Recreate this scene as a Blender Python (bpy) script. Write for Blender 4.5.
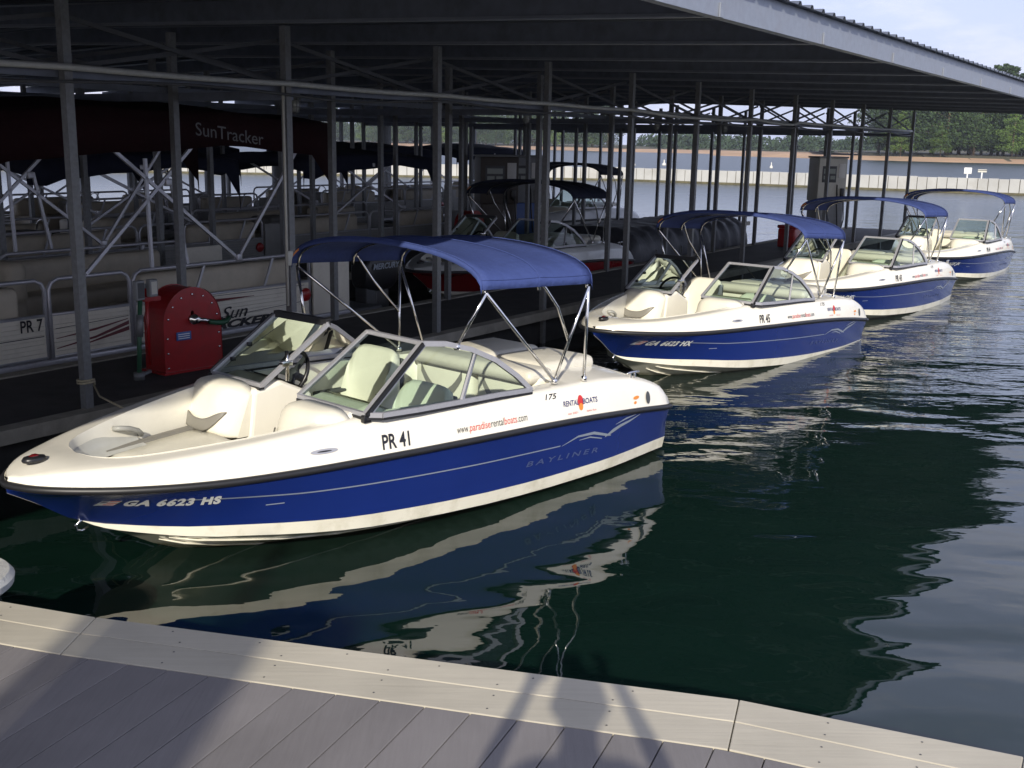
import bpy, bmesh, math, random
from mathutils import Vector, Matrix, noise
for o in list(bpy.data.objects): bpy.data.objects.remove(o)
SC=bpy.context.scene; COL=SC.collection
PI=math.pi; R=math.radians
# ------------------------------------------------------------------ camera
CAM_H=2.65; F=1103.5; PITCH=.2151; ROLL=.0188
cam=bpy.data.cameras.new('camera'); co=bpy.data.objects.new('camera',cam); COL.objects.link(co)
cam.sensor_width=36; cam.lens=F/1024*36; cam.clip_start=.03; cam.clip_end=6000
co.matrix_world=Matrix.Translation((0,0,CAM_H))@Matrix.Rotation(PI/2-PITCH,4,'X')@Matrix.Rotation(ROLL,4,'Z')
SC.camera=co
# ------------------------------------------------------------------ light
SUN_AZ=R(3.5); SUN_EL=R(26)          # travel direction of the light: forward and a little right
w=bpy.data.worlds.new('World'); SC.world=w; w.use_nodes=True
nt=w.node_tree; nt.nodes.clear()
out=nt.nodes.new('ShaderNodeOutputWorld'); bg=nt.nodes.new('ShaderNodeBackground'); sky=nt.nodes.new('ShaderNodeTexSky')
sky.sky_type='NISHITA'; sky.sun_disc=False; sky.sun_elevation=SUN_EL; sky.sun_rotation=PI+SUN_AZ; sky.air_density=1.0; sky.dust_density=1.6; sky.ozone_density=1.5
bg.inputs[1].default_value=.092
tc=nt.nodes.new('ShaderNodeTexCoord'); mp=nt.nodes.new('ShaderNodeMapping'); mp.inputs['Scale'].default_value=(1,1,3.2)
nz=nt.nodes.new('ShaderNodeTexNoise'); nz.inputs['Scale'].default_value=2.6; nz.inputs['Detail'].default_value=7; nz.inputs['Roughness'].default_value=.6
rp=nt.nodes.new('ShaderNodeValToRGB'); rp.color_ramp.elements[0].position=.42; rp.color_ramp.elements[0].color=(.72,.72,.72,1); rp.color_ramp.elements[1].position=.78; rp.color_ramp.elements[1].color=(.95,.95,.95,1)
mx=nt.nodes.new('ShaderNodeMixRGB'); mx.inputs[2].default_value=(7.3,8.0,11.4,1)
nt.links.new(tc.outputs['Generated'],mp.inputs[0]); nt.links.new(mp.outputs[0],nz.inputs['Vector']); nt.links.new(nz.outputs[0],rp.inputs[0])
nt.links.new(rp.outputs[0],mx.inputs[0]); nt.links.new(sky.outputs[0],mx.inputs[1]); r2=nt.nodes.new('ShaderNodeValToRGB'); r2.color_ramp.elements[0].position=.53; r2.color_ramp.elements[0].color=(0,0,0,1); r2.color_ramp.elements[1].position=.70; r2.color_ramp.elements[1].color=(.8,.8,.8,1)
m2_=nt.nodes.new('ShaderNodeMixRGB'); m2_.inputs[2].default_value=(10.6,10.4,11.2,1); nt.links.new(nz.outputs[0],r2.inputs[0]); nt.links.new(r2.outputs[0],m2_.inputs[0]); nt.links.new(mx.outputs[0],m2_.inputs[1]); nt.links.new(m2_.outputs[0],bg.inputs[0]); nt.links.new(bg.outputs[0],out.inputs[0])
sl=bpy.data.lights.new('sun','SUN'); sl.energy=4.6; sl.angle=R(.55); sl.color=(1,.93,.8)
so=bpy.data.objects.new('sun',sl); COL.objects.link(so)
dirv=Vector((math.sin(SUN_AZ)*math.cos(SUN_EL),math.cos(SUN_AZ)*math.cos(SUN_EL),-math.sin(SUN_EL)))
so.rotation_euler=dirv.to_track_quat('-Z','Y').to_euler(); so.location=(-5,-20,12)
vs=SC.view_settings; vs.view_transform='Standard'; vs.look='None'; vs.gamma=1; vs.use_curve_mapping=False; vs.exposure=.22
SC.render.engine='CYCLES'
# ------------------------------------------------------------------ materials
MATS={}
def mat(name,col,rough=.5,metal=0,spec=.5,coat=0,noise_amt=0,noise_scale=8,bump=0,bump_scale=60,dirt=None,dirt_scale=2,dirt_amt=.5,transmission=0):
    if name in MATS: return MATS[name]
    m=bpy.data.materials.new(name); m.use_nodes=True; n=m.node_tree; b=n.nodes['Principled BSDF']
    b.inputs['Base Color'].default_value=(*col,1); b.inputs['Roughness'].default_value=rough; b.inputs['Metallic'].default_value=metal
    b.inputs['Specular IOR Level'].default_value=spec; b.inputs['Coat Weight'].default_value=coat; b.inputs['Coat Roughness'].default_value=.05
    t=n.nodes.new('ShaderNodeTexCoord'); last=None
    if noise_amt or dirt:
        nn=n.nodes.new('ShaderNodeTexNoise'); nn.inputs['Scale'].default_value=noise_scale; nn.inputs['Detail'].default_value=6; n.links.new(t.outputs['Object'],nn.inputs['Vector'])
        mr=n.nodes.new('ShaderNodeMapRange'); mr.inputs[1].default_value=.3; mr.inputs[2].default_value=.7; mr.inputs[3].default_value=1-noise_amt; mr.inputs[4].default_value=1+noise_amt
        n.links.new(nn.outputs[0],mr.inputs[0])
        vm=n.nodes.new('ShaderNodeVectorMath'); vm.operation='SCALE'; vm.inputs[0].default_value=col; n.links.new(mr.outputs[0],vm.inputs['Scale']); last=vm.outputs[0]
    if dirt:
        dn=n.nodes.new('ShaderNodeTexNoise'); dn.inputs['Scale'].default_value=dirt_scale; dn.inputs['Detail'].default_value=8; dn.inputs['Roughness'].default_value=.65; n.links.new(t.outputs['Object'],dn.inputs['Vector'])
        dr=n.nodes.new('ShaderNodeMapRange'); dr.inputs[1].default_value=.5; dr.inputs[2].default_value=.72; dr.inputs[4].default_value=dirt_amt; n.links.new(dn.outputs[0],dr.inputs[0])
        mm=n.nodes.new('ShaderNodeMixRGB'); mm.inputs[2].default_value=(*dirt,1); n.links.new(dr.outputs[0],mm.inputs[0]); n.links.new(last,mm.inputs[1]); last=mm.outputs[0]
    if last: n.links.new(last,b.inputs['Base Color'])
    if bump:
        bn=n.nodes.new('ShaderNodeTexNoise'); bn.inputs['Scale'].default_value=bump_scale; bn.inputs['Detail'].default_value=4; n.links.new(t.outputs['Object'],bn.inputs['Vector'])
        bb=n.nodes.new('ShaderNodeBump'); bb.inputs['Strength'].default_value=bump; bb.inputs['Distance'].default_value=.02; n.links.new(bn.outputs[0],bb.inputs['Height']); n.links.new(bb.outputs[0],b.inputs['Normal'])
    MATS[name]=m; return m
gel=mat('gelcoat_cream',(.82,.785,.69),.22,coat=.5,noise_amt=.02,dirt=(.55,.5,.4),dirt_scale=3,dirt_amt=.12)
gelb=mat('gelcoat_bottom',(.74,.71,.60),.25,coat=.4,noise_amt=.03,dirt=(.38,.35,.22),dirt_scale=5,dirt_amt=.45)
blue=mat('gelcoat_blue',(.007,.021,.145),.2,coat=.6,noise_amt=.05,noise_scale=3)
redg=mat('gelcoat_red',(.22,.008,.012),.2,coat=.7,noise_amt=.05)
whg=mat('gelcoat_grey_white',(.55,.56,.55),.3,coat=.4,noise_amt=.04)
rubber=mat('black_rubber',(.015,.015,.017),.45,noise_amt=.1)
vinyl=mat('cream_vinyl',(.78,.745,.63),.42,noise_amt=.03,bump=.12,bump_scale=120)
gvinyl=mat('grey_vinyl',(.20,.19,.165),.5,noise_amt=.06,bump=.1,bump_scale=150)
liner=mat('liner',(.76,.735,.64),.35,noise_amt=.04,dirt=(.4,.37,.3),dirt_scale=4,dirt_amt=.25)
sole=mat('non_skid_sole',(.50,.48,.42),.7,noise_amt=.08,bump=.3,bump_scale=200)
alu=mat('brushed_aluminium',(.46,.46,.49),.38,metal=.45,noise_amt=.05,noise_scale=30)
steel=mat('stainless_steel',(.75,.74,.72),.14,metal=1,noise_amt=.03)
blk=mat('black_plastic',(.012,.012,.014),.35,noise_amt=.1)
dgrey=mat('dark_grey_plastic',(.06,.063,.068),.5,noise_amt=.1)
canvas=mat('blue_canvas',(.045,.068,.205),.85,spec=.2,noise_amt=.07,noise_scale=12,bump=.35,bump_scale=26)
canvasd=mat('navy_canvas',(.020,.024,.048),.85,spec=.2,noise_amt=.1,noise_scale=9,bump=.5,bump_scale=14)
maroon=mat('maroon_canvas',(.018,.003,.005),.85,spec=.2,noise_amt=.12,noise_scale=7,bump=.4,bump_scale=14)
galv=mat('galvanised_steel',(.19,.195,.20),.5,metal=.35,noise_amt=.14,noise_scale=26,dirt=(.13,.115,.10),dirt_scale=6,dirt_amt=.4)
fasc=mat('galvanised_fascia',(.27,.295,.345),.42,metal=.4,noise_amt=.08,noise_scale=14,dirt=(.25,.25,.27),dirt_scale=3,dirt_amt=.4)
rafm=mat('galvanised_purlin',(.165,.185,.235),.55,metal=.3,noise_amt=.12,noise_scale=7,dirt=(.07,.07,.08),dirt_scale=2,dirt_amt=.5)
sheet=mat('roof_sheet',(.095,.11,.145),.5,metal=.2,noise_amt=.1,noise_scale=3)
pipe=mat('pale_conduit',(.42,.43,.42),.45,noise_amt=.08,noise_scale=20)
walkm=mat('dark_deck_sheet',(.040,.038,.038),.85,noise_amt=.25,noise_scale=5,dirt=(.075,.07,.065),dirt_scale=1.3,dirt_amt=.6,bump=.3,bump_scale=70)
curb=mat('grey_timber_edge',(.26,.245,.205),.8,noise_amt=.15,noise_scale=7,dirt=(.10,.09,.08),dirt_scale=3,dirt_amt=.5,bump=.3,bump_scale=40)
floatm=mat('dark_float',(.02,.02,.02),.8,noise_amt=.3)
redp=mat('red_paint',(.33,.010,.012),.36,noise_amt=.1,noise_scale=9,dirt=(.12,.02,.015),dirt_scale=6,dirt_amt=.5,coat=.15)
green=mat('green_hose',(.02,.09,.045),.5,noise_amt=.1)
bluep=mat('blue_paint',(.03,.10,.34),.4,noise_amt=.1)
creamp=mat('cream_enamel',(.56,.55,.49),.4,noise_amt=.07,dirt=(.25,.23,.2),dirt_scale=4,dirt_amt=.4)
greyp=mat('grey_enamel',(.22,.23,.24),.45,noise_amt=.1)
white=mat('white_enamel',(.7,.7,.68),.4,noise_amt=.05)
decal_w=mat('decal_white',(.70,.71,.70),.4); decal_k=mat('decal_black',(.015,.015,.02),.4)
decal_r=mat('decal_red',(.55,.03,.03),.4); decal_o=mat('decal_orange',(.75,.25,.04),.4); decal_s=mat('decal_silver',(.32,.36,.42),.35,metal=.3)
decal_n=mat('decal_navy',(.02,.03,.14),.4); decal_m=mat('decal_maroon',(.12,.010,.016),.4); decal_g=mat('decal_greyblue',(.055,.075,.17),.35)
panel=mat('pontoon_panel',(.70,.66,.56),.5,noise_amt=.05,noise_scale=3,dirt=(.3,.27,.22),dirt_scale=3,dirt_amt=.35)
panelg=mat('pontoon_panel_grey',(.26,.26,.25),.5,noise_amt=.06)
tubem=mat('pontoon_tube',(.35,.37,.40),.38,metal=.7,noise_amt=.08,noise_scale=6)
rope=mat('rope',(.36,.32,.22),.9,noise_amt=.2,noise_scale=60)
sand=mat('sand',(.36,.235,.14),.95,noise_amt=.18,noise_scale=.08,dirt=(.24,.14,.085),dirt_scale=.03,dirt_amt=.7)
wallm=mat('breakwater_panel',(.40,.40,.385),.7,noise_amt=.08,noise_scale=.8,dirt=(.26,.24,.2),dirt_scale=.5,dirt_amt=.5)
algae=mat('breakwater_waterline',(.10,.09,.05),.8,noise_amt=.3,noise_scale=2)
bark=mat('bark',(.10,.07,.05),.95,noise_amt=.3,noise_scale=2)
skin=mat('skin',(.45,.27,.19),.5,noise_amt=.04); shirt=mat('cotton_shirt',(.12,.16,.24),.9,noise_amt=.1); hairm=mat('hair',(.04,.025,.015),.7,noise_amt=.3)
redl=mat('red_lens',(.10,.006,.008),.15,coat=.8)
def leafmat(name,c1,c2):
    m=bpy.data.materials.new(name); m.use_nodes=True; n=m.node_tree; b=n.nodes['Principled BSDF']; b.inputs['Roughness'].default_value=.75; b.inputs['Specular IOR Level'].default_value=.2
    g=n.nodes.new('ShaderNodeNewGeometry'); oi=n.nodes.new('ShaderNodeObjectInfo')
    ad=n.nodes.new('ShaderNodeMath'); ad.operation='MULTIPLY_ADD'; ad.inputs[1].default_value=.55; n.links.new(g.outputs['Random Per Island'],ad.inputs[0])
    ml=n.nodes.new('ShaderNodeMath'); ml.operation='MULTIPLY'; ml.inputs[1].default_value=.45; n.links.new(oi.outputs['Random'],ml.inputs[0]); n.links.new(ml.outputs[0],ad.inputs[2])
    r=n.nodes.new('ShaderNodeValToRGB'); r.color_ramp.elements[0].color=(*c1,1); r.color_ramp.elements[1].color=(*c2,1)
    n.links.new(ad.outputs[0],r.inputs[0]); n.links.new(r.outputs[0],b.inputs['Base Color']); return m
leafA=leafmat('pine_foliage',(.016,.034,.014),(.055,.092,.030)); leafB=leafmat('bright_foliage',(.05,.10,.02),(.15,.22,.05)); leafF=leafmat('hazed_far_foliage',(.026,.046,.026),(.055,.088,.042))  # leafF greens are greyed, distance haze mixed into the colour
n=gelb.node_tree; bs=n.nodes['Principled BSDF']; lk=bs.inputs['Base Color'].links[0].from_socket
tcx=n.nodes.new('ShaderNodeTexCoord'); sxx=n.nodes.new('ShaderNodeSeparateXYZ'); n.links.new(tcx.outputs['Object'],sxx.inputs[0]); nn=n.nodes.new('ShaderNodeTexNoise'); nn.inputs['Scale'].default_value=9; n.links.new(tcx.outputs['Object'],nn.inputs['Vector'])
ma=n.nodes.new('ShaderNodeMath'); ma.operation='MULTIPLY_ADD'; ma.inputs[1].default_value=-.07; n.links.new(nn.outputs[0],ma.inputs[0]); n.links.new(sxx.outputs[2],ma.inputs[2])
mr=n.nodes.new('ShaderNodeMapRange'); mr.inputs[1].default_value=-.01; mr.inputs[2].default_value=.035; mr.inputs[3].default_value=.75; mr.inputs[4].default_value=0; n.links.new(ma.outputs[0],mr.inputs[0])
mm=n.nodes.new('ShaderNodeMixRGB'); mm.inputs[2].default_value=(.22,.19,.09,1); n.links.new(mr.outputs[0],mm.inputs[0]); n.links.new(lk,mm.inputs[1]); n.links.new(mm.outputs[0],bs.inputs['Base Color'])
# glass
def glass(name,tint,refl=.9):
    m=bpy.data.materials.new(name); m.use_nodes=True; n=m.node_tree; n.nodes.clear(); o=n.nodes.new('ShaderNodeOutputMaterial')
    tr=n.nodes.new('ShaderNodeBsdfTransparent'); tr.inputs[0].default_value=(*tint,1); gl=n.nodes.new('ShaderNodeBsdfGlossy'); gl.inputs['Roughness'].default_value=.02
    fr=n.nodes.new('ShaderNodeFresnel'); fr.inputs[0].default_value=1.5; mi=n.nodes.new('ShaderNodeMixShader')
    n.links.new(fr.outputs[0],mi.inputs[0]); n.links.new(tr.outputs[0],mi.inputs[1]); n.links.new(gl.outputs[0],mi.inputs[2]); n.links.new(mi.outputs[0],o.inputs[0]); return m
glassm=glass('tinted_glass',(.72,.84,.77))
# planks and trim
def plankmat(name,col,scale_vec,rough=.75,rot=R(22)):
    m=bpy.data.materials.new(name); m.use_nodes=True; n=m.node_tree; b=n.nodes['Principled BSDF']; b.inputs['Roughness'].default_value=rough; b.inputs['Specular IOR Level'].default_value=.3
    t=n.nodes.new('ShaderNodeTexCoord'); mpn=n.nodes.new('ShaderNodeMapping'); mpn.inputs['Scale'].default_value=scale_vec; mpn.inputs['Rotation'].default_value=(0,0,rot); n.links.new(t.outputs['Object'],mpn.inputs[0])
    a=n.nodes.new('ShaderNodeTexNoise'); a.inputs['Scale'].default_value=1; a.inputs['Detail'].default_value=8; a.inputs['Roughness'].default_value=.7; n.links.new(mpn.outputs[0],a.inputs['Vector'])
    s=n.nodes.new('ShaderNodeTexNoise'); s.inputs['Scale'].default_value=2.2; s.inputs['Detail'].default_value=9; n.links.new(t.outputs['Object'],s.inputs['Vector'])
    g=n.nodes.new('ShaderNodeNewGeometry')
    e=n.nodes.new('ShaderNodeMath'); e.operation='MULTIPLY_ADD'; e.inputs[1].default_value=.30; e.inputs[2].default_value=.47; n.links.new(a.outputs[0],e.inputs[0])
    e2=n.nodes.new('ShaderNodeMath'); e2.operation='MULTIPLY_ADD'; e2.inputs[1].default_value=.55; n.links.new(s.outputs[0],e2.inputs[0]); n.links.new(e.outputs[0],e2.inputs[2])
    e3=n.nodes.new('ShaderNodeMath'); e3.operation='MULTIPLY_ADD'; e3.inputs[1].default_value=.14; n.links.new(g.outputs['Random Per Island'],e3.inputs[0]); n.links.new(e2.outputs[0],e3.inputs[2])
    v=n.nodes.new('ShaderNodeVectorMath'); v.operation='SCALE'; v.inputs[0].default_value=col; n.links.new(e3.outputs[0],v.inputs['Scale']); n.links.new(v.outputs[0],b.inputs['Base Color'])
    bb=n.nodes.new('ShaderNodeBump'); bb.inputs['Strength'].default_value=.35; bb.inputs['Distance'].default_value=.004; n.links.new(a.outputs[0],bb.inputs['Height']); n.links.new(bb.outputs[0],b.inputs['Normal']); return m
plankm=plankmat('grey_composite_plank',(.172,.160,.155),(60,3,60)); trimm=plankmat('cream_composite_trim',(.42,.385,.305),(2.2,45,60),.6,R(13))
# water
def water():
    m=bpy.data.materials.new('lake_water'); m.use_nodes=True; n=m.node_tree; b=n.nodes['Principled BSDF']
    b.inputs['Base Color'].default_value=(.0032,.0125,.0090,1); b.inputs['Roughness'].default_value=.015; b.inputs['IOR'].default_value=1.46
    t=n.nodes.new('ShaderNodeTexCoord'); hs=[]
    def nz(scale,rot,amp,det=2,dist=0.0):
        mpn=n.nodes.new('ShaderNodeMapping'); mpn.inputs['Scale'].default_value=scale; mpn.inputs['Rotation'].default_value=(0,0,R(rot)); n.links.new(t.outputs['Object'],mpn.inputs[0])
        a=n.nodes.new('ShaderNodeTexNoise'); a.inputs['Scale'].default_value=1; a.inputs['Detail'].default_value=det; a.inputs['Roughness'].default_value=.5; a.inputs['Distortion'].default_value=dist; n.links.new(mpn.outputs[0],a.inputs['Vector'])
        k=n.nodes.new('ShaderNodeMath'); k.operation='MULTIPLY'; k.inputs[1].default_value=amp; n.links.new(a.outputs[0],k.inputs[0]); return k.outputs[0]
    def add(a,c,op='ADD'):
        k=n.nodes.new('ShaderNodeMath'); k.operation=op; n.links.new(a,k.inputs[0]); n.links.new(c,k.inputs[1]); return k.outputs[0]
    sy=n.nodes.new('ShaderNodeSeparateXYZ'); n.links.new(t.outputs['Object'],sy.inputs[0]); rg=n.nodes.new('ShaderNodeMapRange'); rg.inputs[1].default_value=14; rg.inputs[2].default_value=75; rg.inputs[3].default_value=.012; rg.inputs[4].default_value=.34; n.links.new(sy.outputs[1],rg.inputs[0]); n.links.new(rg.outputs[0],b.inputs['Roughness'])
    h=add(nz((.5,.8,1),25,.066,1.5,.5),nz((1.7,2.6,1),-15,.0075,1.5,.3))
    fine=nz((5,9,1),10,.0042,2)
    # finer chop farther out from the dock
    sx=n.nodes.new('ShaderNodeSeparateXYZ'); n.links.new(t.outputs['Object'],sx.inputs[0])
    mr=n.nodes.new('ShaderNodeMapRange'); mr.inputs[1].default_value=7; mr.inputs[2].default_value=16; mr.inputs[3].default_value=.10; mr.inputs[4].default_value=1.6; n.links.new(sx.outputs[1],mr.inputs[0])
    f2=add(fine,mr.outputs[0],'MULTIPLY'); h=add(h,f2)
    mr2=n.nodes.new('ShaderNodeMapRange'); mr2.inputs[1].default_value=8; mr2.inputs[2].default_value=20; mr2.inputs[3].default_value=0; mr2.inputs[4].default_value=1; n.links.new(sx.outputs[1],mr2.inputs[0])
    f3=add(nz((.9,2.7,1),14,.034,2.5,.4),mr2.outputs[0],'MULTIPLY'); h=add(h,f3)
    bb=n.nodes.new('ShaderNodeBump'); bb.inputs['Strength'].default_value=1; bb.inputs['Distance'].default_value=1; n.links.new(h,bb.inputs['Height']); n.links.new(bb.outputs[0],b.inputs['Normal']); return m
waterm=water()
# ------------------------------------------------------------------ helpers
def tag(o,label=None,cat=None,group=None,kind=None):
    if label: o['label']=label
    if cat: o['category']=cat
    if group: o['group']=group
    if kind: o['kind']=kind
    return o
def empty(name,loc=(0,0,0),rz=0,ry=0):
    o=bpy.data.objects.new(name,None); COL.objects.link(o); o.location=loc; o.rotation_euler=(0,ry,rz); o.empty_display_size=.2; return o
class MB:
    def __init__(s): s.v=[]; s.f=[]; s.m=[]; s.sm=[]
    def add(s,vs,fs,mi=0,smooth=False):
        b=len(s.v); s.v+= [tuple(p) for p in vs]
        for f in fs: s.f.append([i+b for i in f]); s.m.append(mi); s.sm.append(smooth)
    def box(s,x0,x1,y0,y1,z0,z1,mi=0,bev=0):
        if bev:
            bm=bmesh.new(); r=bmesh.ops.create_cube(bm,size=1)
            for v in bm.verts: v.co=Vector(((x0+x1)/2+v.co.x*(x1-x0),(y0+y1)/2+v.co.y*(y1-y0),(z0+z1)/2+v.co.z*(z1-z0)))
            bmesh.ops.bevel(bm,geom=bm.edges[:],offset=bev,segments=3,profile=.5,affect='EDGES')
            bm.verts.index_update(); s.add([v.co[:] for v in bm.verts],[[v.index for v in f.verts] for f in bm.faces],mi,True); bm.free(); return
        s.add([(x0,y0,z0),(x1,y0,z0),(x1,y1,z0),(x0,y1,z0),(x0,y0,z1),(x1,y0,z1),(x1,y1,z1),(x0,y1,z1)],
              [(0,3,2,1),(4,5,6,7),(0,1,5,4),(1,2,6,5),(2,3,7,6),(3,0,4,7)],mi)
    def beam(s,a,b,w_,h_,mi=0,up=(0,0,1)):
        a=Vector(a);b=Vector(b);d=(b-a).normalized(); u=Vector(up)
        if abs(d.dot(u))>.99: u=Vector((1,0,0))
        x=d.cross(u).normalized(); y=x.cross(d).normalized()
        vs=[p+x*sx*w_/2+y*sy*h_/2 for p in (a,b) for sx,sy in ((-1,-1),(1,-1),(1,1),(-1,1))]
        s.add(vs,[(0,1,2,3),(7,6,5,4),(0,4,5,1),(1,5,6,2),(2,6,7,3),(3,7,4,0)],mi)
    def tube(s,pts,r,n=8,mi=0,closed=False,caps=True):
        pts=[Vector(p) for p in pts]; N=len(pts); rs=r if isinstance(r,(list,tuple)) else [r]*N
        up=Vector((0,0,1)); prev=None; vs=[]
        for i,p in enumerate(pts):
            if closed: d=(pts[(i+1)%N]-pts[i-1]).normalized()
            else: d=(pts[min(i+1,N-1)]-pts[max(i-1,0)]).normalized()
            if prev is None:
                x=d.cross(up); 
                if x.length<.05: x=d.cross(Vector((1,0,0)))
            else: x=prev-d*prev.dot(d)
            x.normalize(); prev=x.copy(); y=d.cross(x)
            for k in range(n): a=2*PI*k/n; vs.append(p+(x*math.cos(a)+y*math.sin(a))*rs[i])
        fs=[]; M=N if closed else N-1
        for i in range(M):
            j=(i+1)%N
            for k in range(n): fs.append((i*n+k,i*n+(k+1)%n,j*n+(k+1)%n,j*n+k))
        if not closed and caps: fs+=[tuple(range(n))[::-1],tuple(range((N-1)*n,N*n))]
        s.add(vs,fs,mi,True)
    def grid(s,rows,mi=0,smooth=True,flip=False):
        n=len(rows[0]); vs=[p for r in rows for p in r]; fs=[]
        for i in range(len(rows)-1):
            for j in range(n-1):
                q=(i*n+j,i*n+j+1,(i+1)*n+j+1,(i+1)*n+j); fs.append(q[::-1] if flip else q)
        s.add(vs,fs,mi,smooth)
    def prism(s,poly,z0,z1,mi=0,axis='z'):
        n=len(poly)
        def P(a,b,c): return {'z':(a,b,c),'y':(a,c,b),'x':(c,a,b)}[axis]
        vs=[P(a,b,z0) for a,b in poly]+[P(a,b,z1) for a,b in poly]
        fs=[tuple(range(n))[::-1],tuple(range(n,2*n))]+[(i,(i+1)%n,n+(i+1)%n,n+i) for i in range(n)]
        s.add(vs,fs,mi)
    def lathe(s,prof,c=(0,0,0),n=16,mi=0,axis='z'):
        vs=[]
        for r,h in prof:
            for k in range(n):
                a=2*PI*k/n; x,y=r*math.cos(a),r*math.sin(a)
                q={'z':(x,y,h),'y':(x,h,y),'x':(h,x,y)}[axis]; vs.append((q[0]+c[0],q[1]+c[1],q[2]+c[2]))
        fs=[(i*n+k,i*n+(k+1)%n,(i+1)*n+(k+1)%n,(i+1)*n+k) for i in range(len(prof)-1) for k in range(n)]
        s.add(vs,fs+[tuple(range(n)),tuple(range((len(prof)-1)*n,len(prof)*n))],mi,True)
    def build(s,name,mats,parent=None,fix=True):
        me=bpy.data.meshes.new(name); me.from_pydata(s.v,[],s.f); 
        if not isinstance(mats,(list,tuple)): mats=[mats]
        for m in mats: me.materials.append(m)
        me.polygons.foreach_set('material_index',s.m); me.polygons.foreach_set('use_smooth',s.sm)
        if fix:
            bm=bmesh.new(); bm.from_mesh(me); bmesh.ops.recalc_face_normals(bm,faces=bm.faces[:]); bm.to_mesh(me); bm.free()
        me.update(); o=bpy.data.objects.new(name,me); COL.objects.link(o)
        if parent: o.parent=parent
        return o
def sharp(o,ang=35):
    me=o.data; bm=bmesh.new(); bm.from_mesh(me); bmesh.ops.remove_doubles(bm,verts=bm.verts[:],dist=.0004)
    for e in bm.edges:
        if len(e.link_faces)==2 and e.calc_face_angle(0)>R(ang): e.smooth=False
    bm.to_mesh(me); bm.free(); return o
def kids(o): return list(o.children)
def copy_tree(o,parent=None):
    c=o.copy(); COL.objects.link(c); c.parent=parent
    for ch in kids(o): copy_tree(ch,c)
    return c
def lerp(x,xs,ys):
    if x<=xs[0]: return ys[0]
    for i in range(len(xs)-1):
        if x<=xs[i+1]: t=(x-xs[i])/(xs[i+1]-xs[i]); return ys[i]+(ys[i+1]-ys[i])*t
    return ys[-1]
def smoothtab(xs,ys):
    # monotone-ish cubic through table points
    n=len(xs); d=[(ys[i+1]-ys[i])/(xs[i+1]-xs[i]) for i in range(n-1)]
    m=[d[0]]+[0 if d[i-1]*d[i]<=0 else 2*d[i-1]*d[i]/(d[i-1]+d[i]) for i in range(1,n-1)]+[d[-1]]
    def f(x):
        if x<=xs[0]: return ys[0]
        if x>=xs[-1]: return ys[-1]
        i=0
        while x>xs[i+1]: i+=1
        h=xs[i+1]-xs[i]; t=(x-xs[i])/h
        return (2*t**3-3*t*t+1)*ys[i]+(t**3-2*t*t+t)*h*m[i]+(-2*t**3+3*t*t)*ys[i+1]+(t**3-t*t)*h*m[i+1]
    return f
_tc={}
def textgeo(txt,size,shear=0,bold=0,space=1.0):
    key=(txt,size,shear,bold,space)
    if key in _tc: return _tc[key]
    c=bpy.data.curves.new('t','FONT'); c.body=txt; c.size=size; c.shear=shear; c.offset=bold; c.space_character=space; c.resolution_u=3
    o=bpy.data.objects.new('t',c); COL.objects.link(o); dg=bpy.context.evaluated_depsgraph_get(); dg.update()
    me=bpy.data.meshes.new_from_object(o.evaluated_get(dg)); vs=[v.co.copy() for v in me.vertices]; fs=[list(p.vertices) for p in me.polygons]
    bpy.data.objects.remove(o); bpy.data.curves.remove(c); bpy.data.meshes.remove(me)
    _tc[key]=(vs,fs); return vs,fs
def text(name,txt,size,fn,m,parent,shear=0,bold=0,space=1.0,width=None):
    vs,fs=textgeo(txt,size,shear,bold,space); x0=min(v.x for v in vs); x1=max(v.x for v in vs); k=(width/(x1-x0)) if width else 1
    b=MB(); b.add([fn((v.x-x0)*k,v.y) for v in vs],fs); return b.build(name,m,parent,fix=False)
# ------------------------------------------------------------------ row frame: a = along the walkway, p = distance from camera line
TH=.5753; DD=Vector((math.sin(TH),math.cos(TH),0)); NN=Vector((-math.cos(TH),math.sin(TH),0))
def AP(a,p,z=0): v=DD*a+NN*p; return (v.x,v.y,z)
ROWZ=PI/2-TH      # rotation that turns local X onto the walkway direction (local Y then points away from the camera)
# ================================================================== SETTING
b=MB(); 
b.grid([[(-2500,-60,0),(2500,-60,0)],[(-2500,2500,0),(2500,2500,0)]]); tag(b.build('lake_water',waterm),kind='structure')
b=MB(); b.grid([[(-2500,-60,-3.2),(2500,-60,-3.2)],[(-2500,2500,-3.2),(2500,2500,-3.2)]]); tag(b.build('lake_bed',mat('lake_bed',(.02,.03,.02),.9,noise_amt=.1)),kind='structure')
def land(name,line,rows,m,seed=0):
    rr=[]
    for off,z in rows:
        r=[]
        for i,(x,y) in enumerate(line):
            k=noise.noise(Vector((x*.02,off*.05,seed)))
            r.append((x+(off*.15 if off>0 else 0),y+off*(1+.15*k),z*(1+.35*k)))
        rr.append(r)
    b=MB(); b.grid(rr); return tag(b.build(name,m),kind='structure')
def dense(line,n):
    o=[]
    for i in range(len(line)-1):
        for k in range(n): t=k/n; o.append((line[i][0]*(1-t)+line[i+1][0]*t+random.uniform(-1,1)*1.2,line[i][1]*(1-t)+line[i+1][1]*t+random.uniform(-1,1)*1.5))
    return o+[line[-1]]
random.seed(4)
groundg=mat('wooded_ground',(.06,.055,.03),.95,noise_amt=.3,noise_scale=.1)
RP=[(60,345),(76,318),(88,291),(104,273),(118,265),(165,252),(300,240)]
land('near_point_ground',dense(RP,8),[(-3,-.6),(0,.05),(5,.5),(9,1.1)],sand,1)
RB_=[(93,302),(100,289),(108,279),(118,271),(165,258),(300,246)]
land('near_point_bank',dense(RB_,8),[(0,.6),(7,1.5),(40,2.0),(150,2.6)],groundg,2)
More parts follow.
